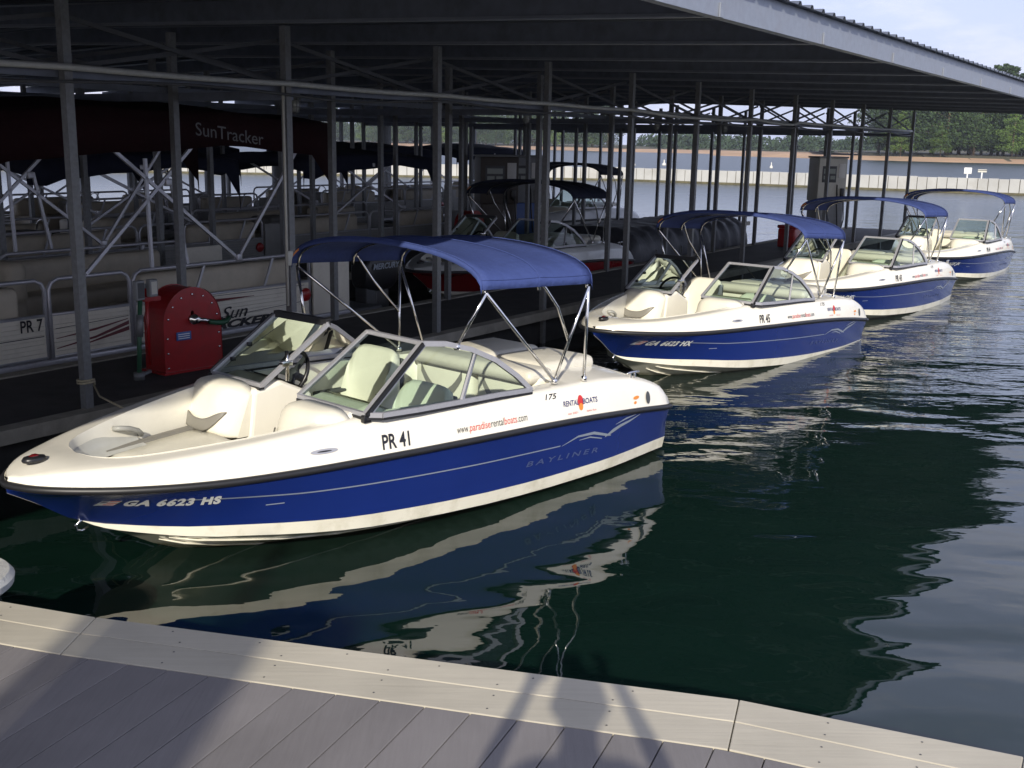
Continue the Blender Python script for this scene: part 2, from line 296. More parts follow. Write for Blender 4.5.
FP=[(-900,760),(-300,690),(-90,600),(-3,500),(35,450),(83,412),(180,398),(520,390)]
land('far_shore_sand',dense(FP,8),[(-4,-.6),(0,.1),(14,.7),(26,1.3)],sand,3)
land('far_shore_ground',dense(FP,8),[(25,1.2),(60,2.0),(300,2.5),(700,3)],groundg,4)
# ------------------------------------------------------------------ trees
def leafball(vs,fs,c,r,n,size,rnd,flat=.7):
    for _ in range(n):
        while True:
            d=Vector((rnd.uniform(-1,1),rnd.uniform(-1,1),rnd.uniform(-1,1)))
            if d.length<1 and d.length>.25: break
        p=Vector(c)+Vector((d.x*r,d.y*r,d.z*r*flat)); a=Vector((rnd.gauss(0,1),rnd.gauss(0,1),rnd.gauss(0,1))).normalized(); bb=a.orthogonal().normalized()
        s_=size*rnd.uniform(.6,1.3); cc=a.cross(bb); k=len(vs)
        vs+= [p+bb*s_,p+cc*s_*.8,p-bb*s_*.7+cc*s_*.2]; fs.append((k,k+1,k+2))
def tree(kind,h,rnd,lm,n=1):
    root=empty(kind); t=MB(); lean=rnd.uniform(-.03,.03)*h
    tr=[(0,0,-.5),(lean*.3,0,h*.35),(lean*.7,lean*.4,h*.7),(lean,lean*.5,h*.97)]
    t.tube(tr,[h*.018,h*.014,h*.009,h*.002],7)
    vs=[];fs=[]; lv=rnd.randint(9,12)
    for i in range(lv):
        z=h*(.16+.80*i/(lv-1)); rad=h*(.27*(1-(i/(lv-1))**1.6)+.05)*rnd.uniform(.75,1.2)
        for k in range(rnd.randint(3,5)):
            a=rnd.uniform(0,2*PI); q=(math.cos(a)*rad*.72,math.sin(a)*rad*.72,z+rnd.uniform(-.04,.04)*h)
            t.tube([(lean*z/h,0,z-.03*h),q],[h*.004,h*.001],4)
            leafball(vs,fs,q,rad*.52,int(130*n),h*.020,rnd,.55)
        leafball(vs,fs,(lean*z/h,0,z),rad*.5,int(90*n),h*.020,rnd,.8)
    t.build('trunk',bark,root); c=MB(); c.add(vs,fs); c.build('crown',lm,root,fix=False); return root
rnd=random.Random(7)
protos=[tree('pine_tree',20,rnd,leafA),tree('pine_tree',18,rnd,leafA),tree('broadleaf_tree',11,rnd,leafB),tree('pine_tree',22,rnd,leafA)]
used=[False]*4
def place_tree(i,x,y,s,z,label,cat,group):
    if not used[i]: o=protos[i]; used[i]=True
    else: o=copy_tree(protos[i])
    o.location=(x,y,z); o.rotation_euler=(0,0,rnd.uniform(0,6.28)); o.scale=(s*1.15,s*1.15,s); tag(o,label,cat,group); return o
G1='pines crowding the wooded point on the right'
for i in range(46):
    x=rnd.uniform(98,176); base=lerp(x,[88,104,118,165,300],[291,273,265,252,240])
    y=base+rnd.uniform(16,24)+ (i%3)*10
    place_tree(rnd.choice([0,1,3]),x,y,rnd.uniform(.8,1.2),1.6,'dark green pine in the crowd on the wooded point at right behind the sand','pine',G1)
place_tree(2,99,291,1.0,1.4,'small bright green bushy tree at the left tip of the wooded point','tree',None)
place_tree(2,122,278,1.05,1.6,'small bright green bushy tree on the sandy bank near the right frame edge','tree',None)
place_tree(2,107,285,.7,1.6,'lowest green bush on the bank between the two bright bushy trees','bush',None)
G2='trees on the far cove shore seen between the posts'
for i in range(60):
    x=rnd.uniform(-110,46); base=lerp(x,[-90,-3,35,83],[600,500,450,412])
    place_tree(rnd.choice([0,1,3,2]),x,base+rnd.uniform(30,75),rnd.uniform(.85,1.25),1.3,'green tree in the far cove wood seen between the shelter posts','tree',G2)
# far wood: one mass
vs=[];fs=[]; tv=[]
for i in range(1500):
    x=rnd.uniform(-560,560); y=lerp(x,[60,83,180,520,900],[440,412,398,390,380])+rnd.uniform(28,150) if x>60 else rnd.uniform(790,940); h=rnd.uniform(6,8.5)+2.5*noise.noise(Vector((x*.01,y*.01,0)))+(0 if x>60 else 7)
    if abs(x)>620 and i%2: continue
    for k in range(3): leafball(vs,fs,(x+rnd.uniform(-3,3),y,h*(.16+.27*k)),h*.38,34,1.4,rnd,.9)
    for k in range(12):
        pass
c=MB(); c.add(vs,fs); tag(c.build('far_wood',leafF,None,fix=False),'distant low wooded hills in a long band across the lake','woodland',None,'stuff')
# ------------------------------------------------------------------ breakwater wall
wr=empty('breakwater_wall',(0,70,0)); tag(wr,'long pale panelled floating breakwater wall across the lake','breakwater')
WP=[(-75,83),(-28,83),(8,85),(17.5,79.5),(31.7,70.5),(50,59),(70,50)]
b=MB(); cap=MB(); al=MB()
pts=[]
for i in range(len(WP)-1):
    a=Vector((*WP[i],0)); c2=Vector((*WP[i+1],0)); L=(c2-a).length; n=max(1,int(L/.62))
    for k in range(n):
        p=a.lerp(c2,k/n); q=a.lerp(c2,(k+1)/n-.05/L); dz=random.uniform(-.02,.02)
        b.beam(p+Vector((0,-70,.56+dz)),q+Vector((0,-70,.56+dz)),.3+random.uniform(-.02,.02),.86)
    al.beam(a+Vector((0,-70,.06)),c2+Vector((0,-70,.06)),.38,.18); cap.beam(a+Vector((0,-70,.50)),c2+Vector((0,-70,.50)),.2,.8)
b.build('panel_row',wallm,wr); al.build('waterline_float',algae,wr); cap.build('backing_wall',mat('shadow_gap',(.12,.11,.09),.9),wr)
def board(px,y,zb,wd,h,lab,m,two):
    r=empty('navigation_sign',(px,y,0)); tag(r,lab,'sign')
    q=MB(); q.tube([(0,0,-1),(0,0,zb+h)],.05,8); q.build('post',white,r); q=MB(); q.box(-wd/2,wd/2,-.06,-.02,zb,zb+h,bev=.015); q.build('board',m,r)
    if two: q=MB(); q.box(-wd/2,wd/2,-.07,-.062,zb+h*.6,zb+h*.8); q.build('stripe',blk,r)
board(30.9,77,1.15,.52,.42,'square white sign board on a post beyond the breakwater, left of a pair',white,False)
board(32.3,78,1.25,.62,.2,'low dark-striped sign board on a post beyond the breakwater, right of a pair',creamp,True)
def buoy(x,y,s,lab):
    q=MB(); q.lathe([(.02,-.3),(.35*s,-.2),(.4*s,.1),(.3*s,.45),(.12*s,.6),(.1*s,1.2),(.02,1.3)],n=14); o=q.build('buoy',creamp); o.scale=(.7,.7,.6); o.location=(x,y,0); tag(o,lab,'buoy')
buoy(15.5,150,1.6,'larger white marker buoy seen between posts beyond the breakwater'); buoy(20.5,156,1.1,'small white marker buoy right of the larger one beyond the breakwater'); buoy(34,150,.8,'tiny white marker buoy near the middle of the open lake')
# ------------------------------------------------------------------ foreground dock
DZ=.75
E0=[(-9.0,6.1),(-3.2,4.62),(-1.66,4.14),(.82,3.56),(1.67,3.22),(5.2,1.7)]
I0=[(-8.8,5.75),(-3.1,4.24),(-1.67,3.81),(.72,3.23),(1.50,2.91),(5.05,1.38)]
def mid(A,B,t): return [(a[0]*(1-t)+c_[0]*t,a[1]*(1-t)+c_[1]*t) for a,c_ in zip(A,B)]
tr=MB()
for (ta,tb) in ((0,.46),(.468,1.0)):
    A=mid(E0,I0,ta); B_=mid(E0,I0,tb)
    for i in range(len(A)-1):
        g=.0018; ax,ay=A[i];bx,by=A[i+1];cx,cy=B_[i+1];dx,dy=B_[i]; L=math.hypot(bx-ax,by-ay); k=g/L
        A1=(ax+(bx-ax)*k,ay+(by-ay)*k);A2=(bx-(bx-ax)*k,by-(by-ay)*k);D1=(dx+(cx-dx)*k,dy+(cy-dy)*k);C1=(cx-(cx-dx)*k,cy-(cy-dy)*k)
        tr.prism([A1,A2,C1,D1],DZ-.03,DZ+.0015)
o=tr.build('dock_edge_boards',trimm)
bv=o.modifiers.new('bev','BEVEL'); bv.width=.004; bv.segments=2
tag(o,kind='structure')
pl=MB(); ang=R(22); ux=Vector((math.cos(ang),-math.sin(ang),0)); uy=Vector((math.sin(ang),math.cos(ang),0))
def edge_y(x): return lerp(x,[p[0] for p in I0],[p[1] for p in I0])
W=.162
for i in range(-70,34):
    x0=i*W+.063; x1=x0+W-.004
    def endpt(xx):
        s=3.0
        for _ in range(60):
            p=ux*xx+uy*s; s+= (edge_y(p.x)-.003-p.y)*.7
        return ux*xx+uy*s
    e0=endpt(x0); e1=endpt(x1); s0=ux*x0+uy*(-7); s1=ux*x1+uy*(-7)
    pl.prism([(s0.x,s0.y),(s1.x,s1.y),(e1.x,e1.y),(e0.x,e0.y)],DZ-.03,DZ)
o=pl.build('dock_planks',plankm); bv=o.modifiers.new('bev','BEVEL'); bv.width=.003; bv.segments=2; tag(o,kind='structure')
b=MB()
for i in range(len(E0)-1):
    for ta in (.12,.36,.60,.88):
        A_=mid(E0,I0,ta); a_,c_=Vector((*A_[i],0)),Vector((*A_[i+1],0)); L=(c_-a_).length; n=int(L/.42)
        for k in range(1,n+1):
            q=a_.lerp(c_,k/(n+1)+random.uniform(-.003,.003)); b.lathe([(.0005,DZ+.001),(.0042,DZ+.0025),(.0035,DZ+.0031),(.0005,DZ+.0029)],c=(q.x,q.y,0),n=7)
tag(b.build('dock_screws',dgrey),kind='structure')
b=MB(); I1=mid(E0,I0,.12)
b.prism([(-9,-9)]+I1+[(5.2,-9)],-.2,DZ-.035); tag(b.build('dock_base',floatm),kind='structure')
# rounded corner bumper at the far left of the dock
r_=empty('dock_bumper',(-2.44,4.45,DZ+.01)); tag(r_,'rounded pale grey bumper plate at the left edge of the dock above the water','bumper')
q=MB(); q.lathe([(.02,-.06),(.25,-.06),(.285,-.03),(.29,.0),(.27,.025),(.02,.032)],n=40); sharp(q.build('plate',mat('bumper_grey',(.42,.42,.40),.5,noise_amt=.1,noise_scale=25,bump=.4,bump_scale=90),r_))
q=MB(); q.lathe([(.02,-.40),(.2,-.40),(.2,-.06),(.02,-.06)],n=20); q.build('hub',galv,r_)
# ------------------------------------------------------------------ covered walkways
def walkway(name,a0,a1,p0,p1,z=.45):
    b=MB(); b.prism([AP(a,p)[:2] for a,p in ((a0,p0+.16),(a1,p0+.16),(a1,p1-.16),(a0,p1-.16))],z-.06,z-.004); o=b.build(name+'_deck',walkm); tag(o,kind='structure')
    b=MB()
    for q0,q1 in ((p0,p0+.155),(p1-.155,p1)):
        n=int((a1-a0)/3.0)
        for k in range(n):
            s0=a0+(a1-a0)*k/n; s1=a0+(a1-a0)*(k+1)/n-.006
            b.prism([AP(a,p)[:2] for a,p in ((s0,q0),(s1,q0),(s1,q1),(s0,q1))],z-.10,z+.012)
    tag(b.build(name+'_edge_timber',curb),kind='structure')
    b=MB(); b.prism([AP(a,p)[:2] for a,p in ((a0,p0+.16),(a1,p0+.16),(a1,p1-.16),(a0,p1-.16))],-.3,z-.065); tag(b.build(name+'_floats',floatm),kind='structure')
walkway('near_walkway',-9,32.2,7.56,9.45); walkway('middle_walkway',-9,32.2,12.38,14.25); walkway('back_walkway',-9,32.2,17.15,19.15); walkway('rear_walkway',-9,32.2,22.1,24.1)
# ------------------------------------------------------------------ boat shelter
sh=empty('boat_shelter',AP(5.49,7.71,.45)); tag(sh,'long open-sided steel boat shelter with dark corrugated roof over the slips','boat shelter')
sh.rotation_euler=(0,0,ROWZ)
SH0=Vector((5.49,7.71,.45)); SP=2.374
def S(a,p,z): return (a-SH0.x,p-SH0.y,z-SH0.z)
EAVE=3.36; RID=14.8; END=26.2; A0=-9.2; A1=31.75
def rz(p): return 3.80+.030*(min(p,RID)-EAVE)-.030*max(0,p-RID)
b=MB()  # ribbed sheet
rows=[]; x=A0
prof=[]
while x<A1:
    for dx,dz in ((0,0),(.20,0),(.225,.03),(.265,.03),(.29,0)): prof.append((x+dx,dz))
    x+=.305
rows=[[S(a,p,rz(p)+.012+dz+.0) for a,dz in prof] for p in (EAVE-.08,RID,END)]
b.grid(rows,smooth=False)
o=b.build('roof_sheet',[sheet],sh); sm_=o.modifiers.new('s','SOLIDIFY'); sm_.thickness=.004; sm_.offset=1
b=MB()   # fascia channel
b.beam(S(A0,EAVE,3.69),S(A1,EAVE,3.69),.012,.24); b.beam(S(A0,EAVE+.035,3.575),S(A1,EAVE+.035,3.575),.08,.012); b.beam(S(A0,EAVE+.035,3.803),S(A1,EAVE+.035,3.803),.08,.010)
for k in range(-5,12): b.box(*(lambda c:(c[0]-.03,c[0]+.03,c[1]-.02,c[1]-.008,c[2]-.05,c[2]+.05))(S(5.49+SP*k,EAVE,3.62)))
b.build('fascia_beam',fasc,sh)
b=MB(); b.beam(S(A0,END,3.5),S(A1,END,3.5),.012,.3); b.build('rear_fascia',rafm,sh)
raf=MB()
for p0,p1 in ((EAVE+.02,RID),(RID,END-.02)):
    a_=S(5.49,p0,rz(p0)-.115); c_=S(5.49,p1,rz(p1)-.115); raf.beam(a_,c_,.014,.21)
    raf.beam((a_[0]-.030,a_[1],a_[2]-.111),(c_[0]-.030,c_[1],c_[2]-.111),.085,.012,1); raf.beam((a_[0]-.035,a_[1],a_[2]-.100),(c_[0]-.035,c_[1],c_[2]-.100),.012,.03,1)
rf=raf.build('rafter',[rafm,mat('lit_purlin_lip',(.24,.26,.30),.5,metal=.3,noise_amt=.1)],sh); first=True  # lip is paler than the web: caught light painted into its colour
for k in range(-6,12):
    o=rf if first else rf.copy(); 
    if not first: COL.objects.link(o); o.parent=sh
    first=False; o.location=(SP*k,0,0)
ROWS=[7.71,9.3,12.5,14.1,17.3,19.0]
pm=MB()
def chan(b_,z0,z1,w_=.072,t=.008):   # C section post, open side away
    b_.box(-w_/2,w_/2,-w_/2,-w_/2+t,z0,z1); b_.box(-w_/2,-w_/2+t,-w_/2+t,w_/2,z0,z1); b_.box(w_/2-t,w_/2,-w_/2+t,w_/2,z0,z1); b_.box(-w_/2+t,w_/2-t,w_/2-.02,w_/2-.02+t,z0,z1)
chan(pm,-.55,3.23); 
pst=None
tr_=MB(); tr_.beam((0,0,3.10),(SP,0,2.70),.02,.034); tr_.beam((0,.05,2.70),(SP,.05,3.10),.02,.034)
ch_=MB(); ch_.beam((0,0,2.66),(SP,0,2.66),.04,.06)
PO=pm.build('post',galv,sh); BR=tr_.build('cross_brace',mat('dark_brace',(.07,.075,.085),.6,noise_amt=.1),sh); CH=ch_.build('truss_chord',rafm,sh); f1=f2=f3=True
cnt=0
for ri,p in enumerate(ROWS):
    for k in range(-3,12):
        o=PO if f1 else PO.copy()
        if not f1: COL.objects.link(o); o.parent=sh
        f1=False; o.location=(SP*k,p-SH0.y,0); cnt+=1
    for k in range(-3,11):
        if p<10 or (p<15 and k>7):
            o=BR if f2 else BR.copy()
            if not f2: COL.objects.link(o); o.parent=sh
            f2=False; o.location=(SP*k,p-SH0.y+.06,0)
    for k in range(-3,11):
        if p>15 and k%2: continue
        o=CH if f3 else CH.copy()
        if not f3: COL.objects.link(o); o.parent=sh
        f3=False; o.location=(SP*k,p-SH0.y+.075,0)
        if p>15: o.scale=(2,1,1) if k<10 else (1,1,1)
b=MB()
for p in (22.2,24.0):
    for k in range(-3,12):
        x_=SP*k; b.box(x_-.044,x_+.044,p-SH0.y-.044,p-SH0.y+.044,-.55,3.05)
o=b.build('rear_posts',galv,sh); tag(o,kind='stuff')
# transverse ties between rows
T=MB(); T.beam((0,0,2.60),(0,ROWS[5]-ROWS[0],2.60),.05,.08); tt=T.build('cross_tie',rafm,sh); first=True
for k in range(-3,12,2):
    o=tt if first else tt.copy()
    if not first: COL.objects.link(o); o.parent=sh
    first=False; o.location=(SP*k+.07,0,0)
b=MB(); ptz=[]
for i in range(0,90):
    a=A0+4+ (A1-.6-A0-4)*i/89; k=(a-5.49)/SP; sag=-.012*math.sin(PI*(k%1))-(.05*math.sin(PI*(k%2)/2) if 4<k<7 else 0); ptz.append(S(a,7.62,3.155+sag))
b.tube(ptz,.026,8); b.build('conduit_pipe',pipe,sh)
b=MB(); b.tube([(q[0],q[1]+.02,q[2]-.09+.03*math.sin(i*.7)) for i,q in enumerate(ptz)],.014,6); b.build('hanging_cable',dgrey,sh)
b=MB(); b.tube([S(A0+4,9.2,3.25),S(A1-.6,9.2,3.25)],.024,8); b.build('rear_conduit',pipe,sh)
b=MB(); b.tube([(SP+.0-.075,-.03,0.6),(SP-.075,-.03,1.6),(SP-.072,-.03,2.7)],.014,6); b.box(SP-.12,SP-.05,-.09,-.05,1.0,1.14,bev=.008); b.build('riser_conduit',creamp,sh)
# jar lamps hung from the conduit
def jar(a,p,z,lab,src=None):
    if src is None:
        r=empty('caged_lamp'); q=MB(); q.lathe([(.02,.14),(.045,.14),(.055,.10),(.055,.07),(.02,.07)],n=14); q.build('cap',galv,r)
        q=MB(); q.lathe([(.02,-.09),(.035,-.08),(.045,-.02),(.045,.07),(.02,.07)],n=14); q.build('glass_jar',mat('clear_jar',(.3,.32,.3),.15,spec=.6),r)
        q=MB()
        for k in range(6): 
            c_,s_=math.cos(k*PI/3),math.sin(k*PI/3); q.tube([(.055*c_,.055*s_,.08),(.06*c_,.06*s_,0),(.045*c_,.045*s_,-.08),(0,0,-.115)],.004,5)
        for zz in (-.04,.03): q.tube([(.058*math.cos(t*PI/6),.058*math.sin(t*PI/6),zz) for t in range(12)],.004,5,closed=True)
        q.build('cage',galv,r)
    else: r=copy_tree(src)
    r.location=AP(a,p,z); return tag(r,lab,'lamp','caged lamps under the shelter roof')
j=jar(8.9,8.6,3.02,'caged jar lamp hanging above the maroon canopy lettering'); jar(13.5,8.6,3.02,'caged jar lamp hanging above the covered boats near mid picture',j); jar(18.3,8.9,3.02,'caged jar lamp hanging above the red boat under the roof',j); jar(20.7,8.6,3.02,'caged jar lamp hanging above the dark covered boat',j)
# ================================================================== BOWRIDER
fb=smoothtab([0,.05,.13,.27,.5,.8,1.2,1.7,2.4,3.2,4.2,5.0,5.26,5.33],[0.02,.15,.26,.385,.545,.69,.82,.925,1.01,1.05,1.035,.985,.955,.88])
fzr=smoothtab([0,.5,1,2,3,4,4.7,5.33],[.62,.605,.598,.605,.597,.56,.51,.445])
fzt=smoothtab([0,.2,.6,1.0,1.5,1.95,2.6,3.4,4.2,4.65,4.95,5.2,5.33],[.672,.715,.745,.785,.835,.875,.868,.845,.835,.80,.735,.645,.56])
fw=smoothtab([0,.42,.55,.75,1.0,1.5,2,3,4.2,5.33],[.003,.005,.10,.31,.52,.76,.885,.97,.97,.87])
fzw=smoothtab([0,.15,.42,.55,.8,1.1,1.77,2.6,3.7,5.33],[.577,.487,.3145,.285,.275,.268,.225,.185,.152,.165])
fch=lambda s: max(.002,fw(s)-lerp(s,[.42,.7,1.2],[.002,.010,.022]))
fzc=lambda s: max(fzk(s)+.002,fzw(s)-lerp(s,[0,.42,.6,1.0,2,5.33],[.004,.008,.04,.075,.095,.10]))
fzk=smoothtab([0,.15,.42,.7,1.0,1.5,2.5,5.33],[.575,.485,.312,.165,.0,-.15,-.26,-.28])
fo=smoothtab([.42,.45,.52,.66,.9,1.3,1.8,2.2,3.0,3.85,3.93,3.95],[0.0,.14,.255,.36,.475,.62,.735,.79,.83,.79,.6,0.0])
def outer(s):
    b_,zr,zt=fb(s),fzr(s),fzt(s); w_,zw=fw(s),fzw(s); bow=min(1,s/.4); k=.35+.65*bow
    return [(0,fzk(s)),(fch(s),fzc(s)),(w_,zw),(w_+(b_-w_)*.42,zw+(zr-zw)*.5),(b_-.005,zr-.02),(b_,zr+.0),(b_-.006*k,zr+.03),(b_-.03*k,zr+(zt-zr)*.6),(b_-.055*k,zt-.035),(b_-.085*k,zt-.008),(b_-.12*k,zt)]
def side_t(s,z):
    o=outer(s)
    for i in range(len(o)-1):
        if o[i][1]<=z<=o[i+1][1]: 
            t=(z-o[i][1])/(o[i+1][1]-o[i][1]+1e-9); return o[i][0]+(o[i+1][0]-o[i][0])*t
    return o[-1][0]
STA=[0,.02,.05,.09,.14,.2,.27,.35,.42,.45,.49,.54,.6,.68,.78,.9,1.05,1.2,1.4,1.6,1.8,2.0,2.3,2.6,3.0,3.4,3.7,3.85,3.90,3.93,3.95,4.1,4.3,4.5,4.7,4.85,5.0,5.1,5.2,5.28,5.33]
def crown(s): return lerp(s,[0,.3,.42,3.9,4.0,4.4,4.9,5.33],[.0,.02,.01,.0,.07,.075,.05,.01])
def fl(s): return lerp(s,[.42,.6,.8,1.05],[.56,.50,.40,.20])
def lz(s,i): return lerp(s,[.42,.6,1.0,1.4],[.85,.85,.90,.97]) if i==1 else lerp(s,[.42,.6,1.0,1.4,2],[.8,.72,.72,.88,.95])
def bowrider(name,hullm,reg='',pr='',decals=True,canopy=canvas,bimini=True,white_deck=gel):
    root=empty(name)
    def P(s,t,z): return (s,-t,z)
    # hull bottom, topsides
    for part,i0,i1,m in (('hull_bottom',0,2,gelb),('hull_side',2,5,hullm)):
        b=MB()
        for sg in (1,-1):
            b.grid([[P(s,sg*t,z) for t,z in outer(s)[i0:i1+1]] for s in STA])
        e=outer(5.33)[i0:i1+1]; ring=[P(5.33,t,z) for t,z in e]+[P(5.33,-t,z) for t,z in e[::-1]]
        b.add(ring,[tuple(range(len(ring)))]); e=outer(0)[i0:i1+1]
        ring=[P(0,t,z) for t,z in e]+[P(0,-t,z) for t,z in e[::-1]]; b.add(ring,[tuple(range(len(ring)))])
        sharp(b.build(part,m,root),28)
    # spray strakes on the V bottom
    for sg in (1,-1):
        for q in (.42,.74):
            b=MB(); pp=[]
            for s in (.85,1.0,1.2,1.5,1.9,2.4,3.2,4.2,5.2):
                o_=outer(s); t=o_[0][0]+(o_[1][0]-o_[0][0])*q; z=o_[0][1]+(o_[1][1]-o_[0][1])*q; pp.append(P(s,sg*t,z-.004))
            b.tube(pp,[.003]+[.008]*8,5); b.build('spray_strake',gelb,root)
    # rub rail
    b=MB(); rr=[P(s,fb(s)+.004,fzr(s)+.008) for s in STA[::-1]]+[P(s,-fb(s)-.004,fzr(s)+.008) for s in STA]
    b.tube(rr,.024,8); rl=b.build('rub_rail',rubber,root)
    b=MB(); b.tube([(x*1.0,y*1.012,z-.002) for x,y,z in rr],.009,6); b.build('rail_insert',dgrey,rl)
    # deck cap
    b=MB()
    for sg in (1,-1):
        rows=[]
        for s in STA:
            o_=outer(s)[5:]; zt=fzt(s); ti=o_[-1][0]; oo=fo(s) if .42<s<3.95 else 0
            r=[P(s,sg*t,z) for t,z in o_]
            for q in (.25,.5,.75,1.0):
                t=ti+(oo+.012-ti)*q if oo>0 else ti*(1-q); r.append(P(s,sg*t,zt+crown(s)*(1-(t/max(ti,.01))**2)))
            rows.append(r)
        b.grid(rows)
    e=[(t,z) for t,z in outer(5.33)[5:]]; ring=[P(5.33,t,z) for t,z in e]+[P(5.33,-t,z) for t,z in e[::-1]]; b.add(ring,[tuple(range(len(ring)))])
    e=outer(0)[5:]; ring=[P(0,t,z) for t,z in e]+[P(0,-t,z) for t,z in e[::-1]]; b.add(ring,[tuple(range(len(ring)))])
    sharp(b.build('deck',white_deck,root),40)
    # cockpit liner and sole
    b=MB(); ls=[s for s in STA if .42<=s<=3.95]
    for sg in (1,-1):
        b.grid([[P(s,sg*(fo(s)+.012),fzt(s)+crown(s)),P(s,sg*fo(s),fzt(s)-.02),P(s,sg*max(0,fo(s)*lz(s,1)),max(.46,fl(s)+.01)),P(s,sg*max(0,fo(s)*lz(s,2)),fl(s))] for s in ls])
    b.build('cockpit_liner',liner,root)
    b=MB(); b.grid([[P(s,fo(s)*lz(s,2)+.01,fl(s)+.005),P(s,0,fl(s)+.005),P(s,-fo(s)*lz(s,2)-.01,fl(s)+.005)] for s in ls]); b.build('cockpit_sole',sole,root)
    # bow seat cushion with its filler, grey band along the outboard edges
    b=MB(); ss=[.74,.76,.82,.95,1.1,1.3,1.5,1.58,1.60]; zc=lambda s: .585 if .76<s<1.59 else .55
    rows=[]
    for s in ss:
        to=fo(s)*.94-.03; rows.append([P(s,to*q,z) for q,z in ((1,.42),(1,zc(s)-.03),(.96,zc(s)),(.5,zc(s)+.012),(0,zc(s)),(-.5,zc(s)+.012),(-.96,zc(s)),(-1,zc(s)-.03),(-1,.42))])
    b.grid(rows); b.add(rows[0],[tuple(range(9))]); b.add(rows[-1],[tuple(range(9))]); cu=b.build('bow_cushion',vinyl,root)
    for sg in (1,-1):
        b=MB(); b.grid([[P(s,sg*(fo(s)*.95-.02),.603),P(s,sg*(fo(s)*.95-.03-w__),.603),P(s,sg*(fo(s)*.95-.032-w__),.57)] for s,w__ in ((.80,.012),(.9,.03),(1.05,.045),(1.2,.055),(1.35,.06),(1.5,.055),(1.60,.05))]); b.build('cushion_band',gvinyl,cu)
    # molded bow well panels and grab handles
    b=MB()
    for sg in (1,-1):
        rows=[]
        for i in range(9):
            s=.50+.075*i
            zt_=lerp(s,[.5,.75,1.1],[fzt(.5)-.05,fzt(.75)-.06,.625]); rows.append([P(s,sg*(fo(s)-.012),zt_),P(s,sg*(fo(s)-.045),zt_*.55+.27),P(s,sg*(fo(s)-.05),.60),P(s,sg*(fo(s)*.70),.590)])
        b.grid(rows)
    b.build('bow_well_panel',mat('well_grey',(.50,.50,.46),.3,coat=.3,noise_amt=.05),root)
    for sg in (1,-1):
        b=MB(); b.tube([P(.90,sg*(fo(.90)-.01),.72),P(.93,sg*(fo(.93)-.06),.725),P(1.0,sg*(fo(1.0)-.075),.71),P(1.08,sg*(fo(1.08)-.075),.675),P(1.12,sg*(fo(1.12)-.06),.64),P(1.13,sg*(fo(1.13)-.02),.63)],.018,8); b.build('grab_handle',mat('handle_grey',(.30,.30,.28),.4),root)
    # consoles with forward facing bow backrests
    for sg in (1,-1):
        b=MB(); lo,hi=(.235,.80); y0,y1=sorted((-sg*lo,-sg*hi))
        pr_=[(1.76,.2),(1.84,.885),(2.08,.93),(2.36,.80),(2.40,.2)]
        b.add([(x,y0,z) for x,z in pr_]+[(x,y1,z) for x,z in pr_],[(0,1,2,3,4),(9,8,7,6,5)]+[(i,(i+1)%5,5+(i+1)%5,5+i) for i in range(5)])
        o=b.build('console',gel,root); bv=o.modifiers.new('b','BEVEL'); bv.width=.035; bv.segments=3; bv.limit_method='ANGLE'
        # dash
        d=MB(); d.add([(2.10,y0+.03,.926),(2.35,y0+.03,.812),(2.35,y1-.03,.812),(2.10,y1-.03,.926)],[(0,1,2,3)]); 
        d.v=[(x,y,z+.006) for x,y,z in d.v]; d.build('dash_panel',dgrey if sg<0 else liner,o)
        # backrest: wide padded block with soft shoulders
        cy=-sg*.545; HWb=.295
        def pad(u,q):   # front face point, u across -1..1, q height 0..1
            h=.375*(1-.22*abs(u)**5); z=.555+h*q; rr_=(max(0,1-abs(u)**7))**.5*(max(0,1-abs(2*q-1)**8))**.5
            return (1.66+.11*q-.10*rr_+.05*abs(u)**3,cy+HWb*u,z)
        b=MB(); U_=[-1+2*i/20 for i in range(21)]; Q_=[0,.02,.06,.15,.3,.45,.6,.75,.88,.95,.985,1]
        b.grid([[pad(u,q) for q in Q_]+[(1.86,cy+HWb*u,pad(u,1)[2]),(1.86,cy+HWb*u,.555)] for u in U_])
        for u in (-1,1): b.add([pad(u,q) for q in Q_]+[(1.86,cy+HWb*u,pad(u,1)[2]),(1.86,cy+HWb*u,.555)],[tuple(range(14))])
        br=b.build('bow_backrest',vinyl,root)
        c_=MB(); rows=[]; rows2=[]
        for i in range(21):
            u=-.86+1.72*i/20; zc=.20+.36*abs(u/.86)**2.6; hw=.105*(1-abs(u/.86)**6)+.012
            r=[]
            for k in range(6):
                q=zc+hw*(k/5*2-1); p_=pad(u,max(.03,q)); r.append((p_[0]-.020,p_[1],p_[2]))
            rows.append(r)
        c_.grid(rows); o2=c_.build('crescent_insert',gvinyl,br); so2=o2.modifiers.new('s','SOLIDIFY'); so2.thickness=.010; so2.offset=0
    # rounded fiberglass hood on the port console top ahead of glass
    # windshield
    FR=MB(); 
    for sg in (1,-1):
        BI=P(1.90,sg*.22,.915); BO=P(1.93,sg*.90,.90); TI=P(2.50,sg*.23,1.30); TO=P(2.47,sg*.84,1.30); WR=P(3.45,sg*.955,.862)
        bot=[BO,P(2.02,sg*.95,.893),P(2.3,sg*.968,.888),P(2.7,sg*.975,.884),P(3.1,sg*.97,.878),WR]
        top=[TO,P(2.66,sg*.865,1.282),P(2.88,sg*.89,1.222),P(3.1,sg*.915,1.125),P(3.3,sg*.94,.99),WR]
        fr=MB()
        fr.beam(BI,BO,.030,.030); fr.beam(TI,TO,.034,.030); fr.beam(BI,TI,.028,.030); fr.beam(BO,TO,.042,.042)
        for ln in (bot,top):
            for i in range(len(ln)-1): fr.beam(ln[i],ln[i+1],.034,.036)
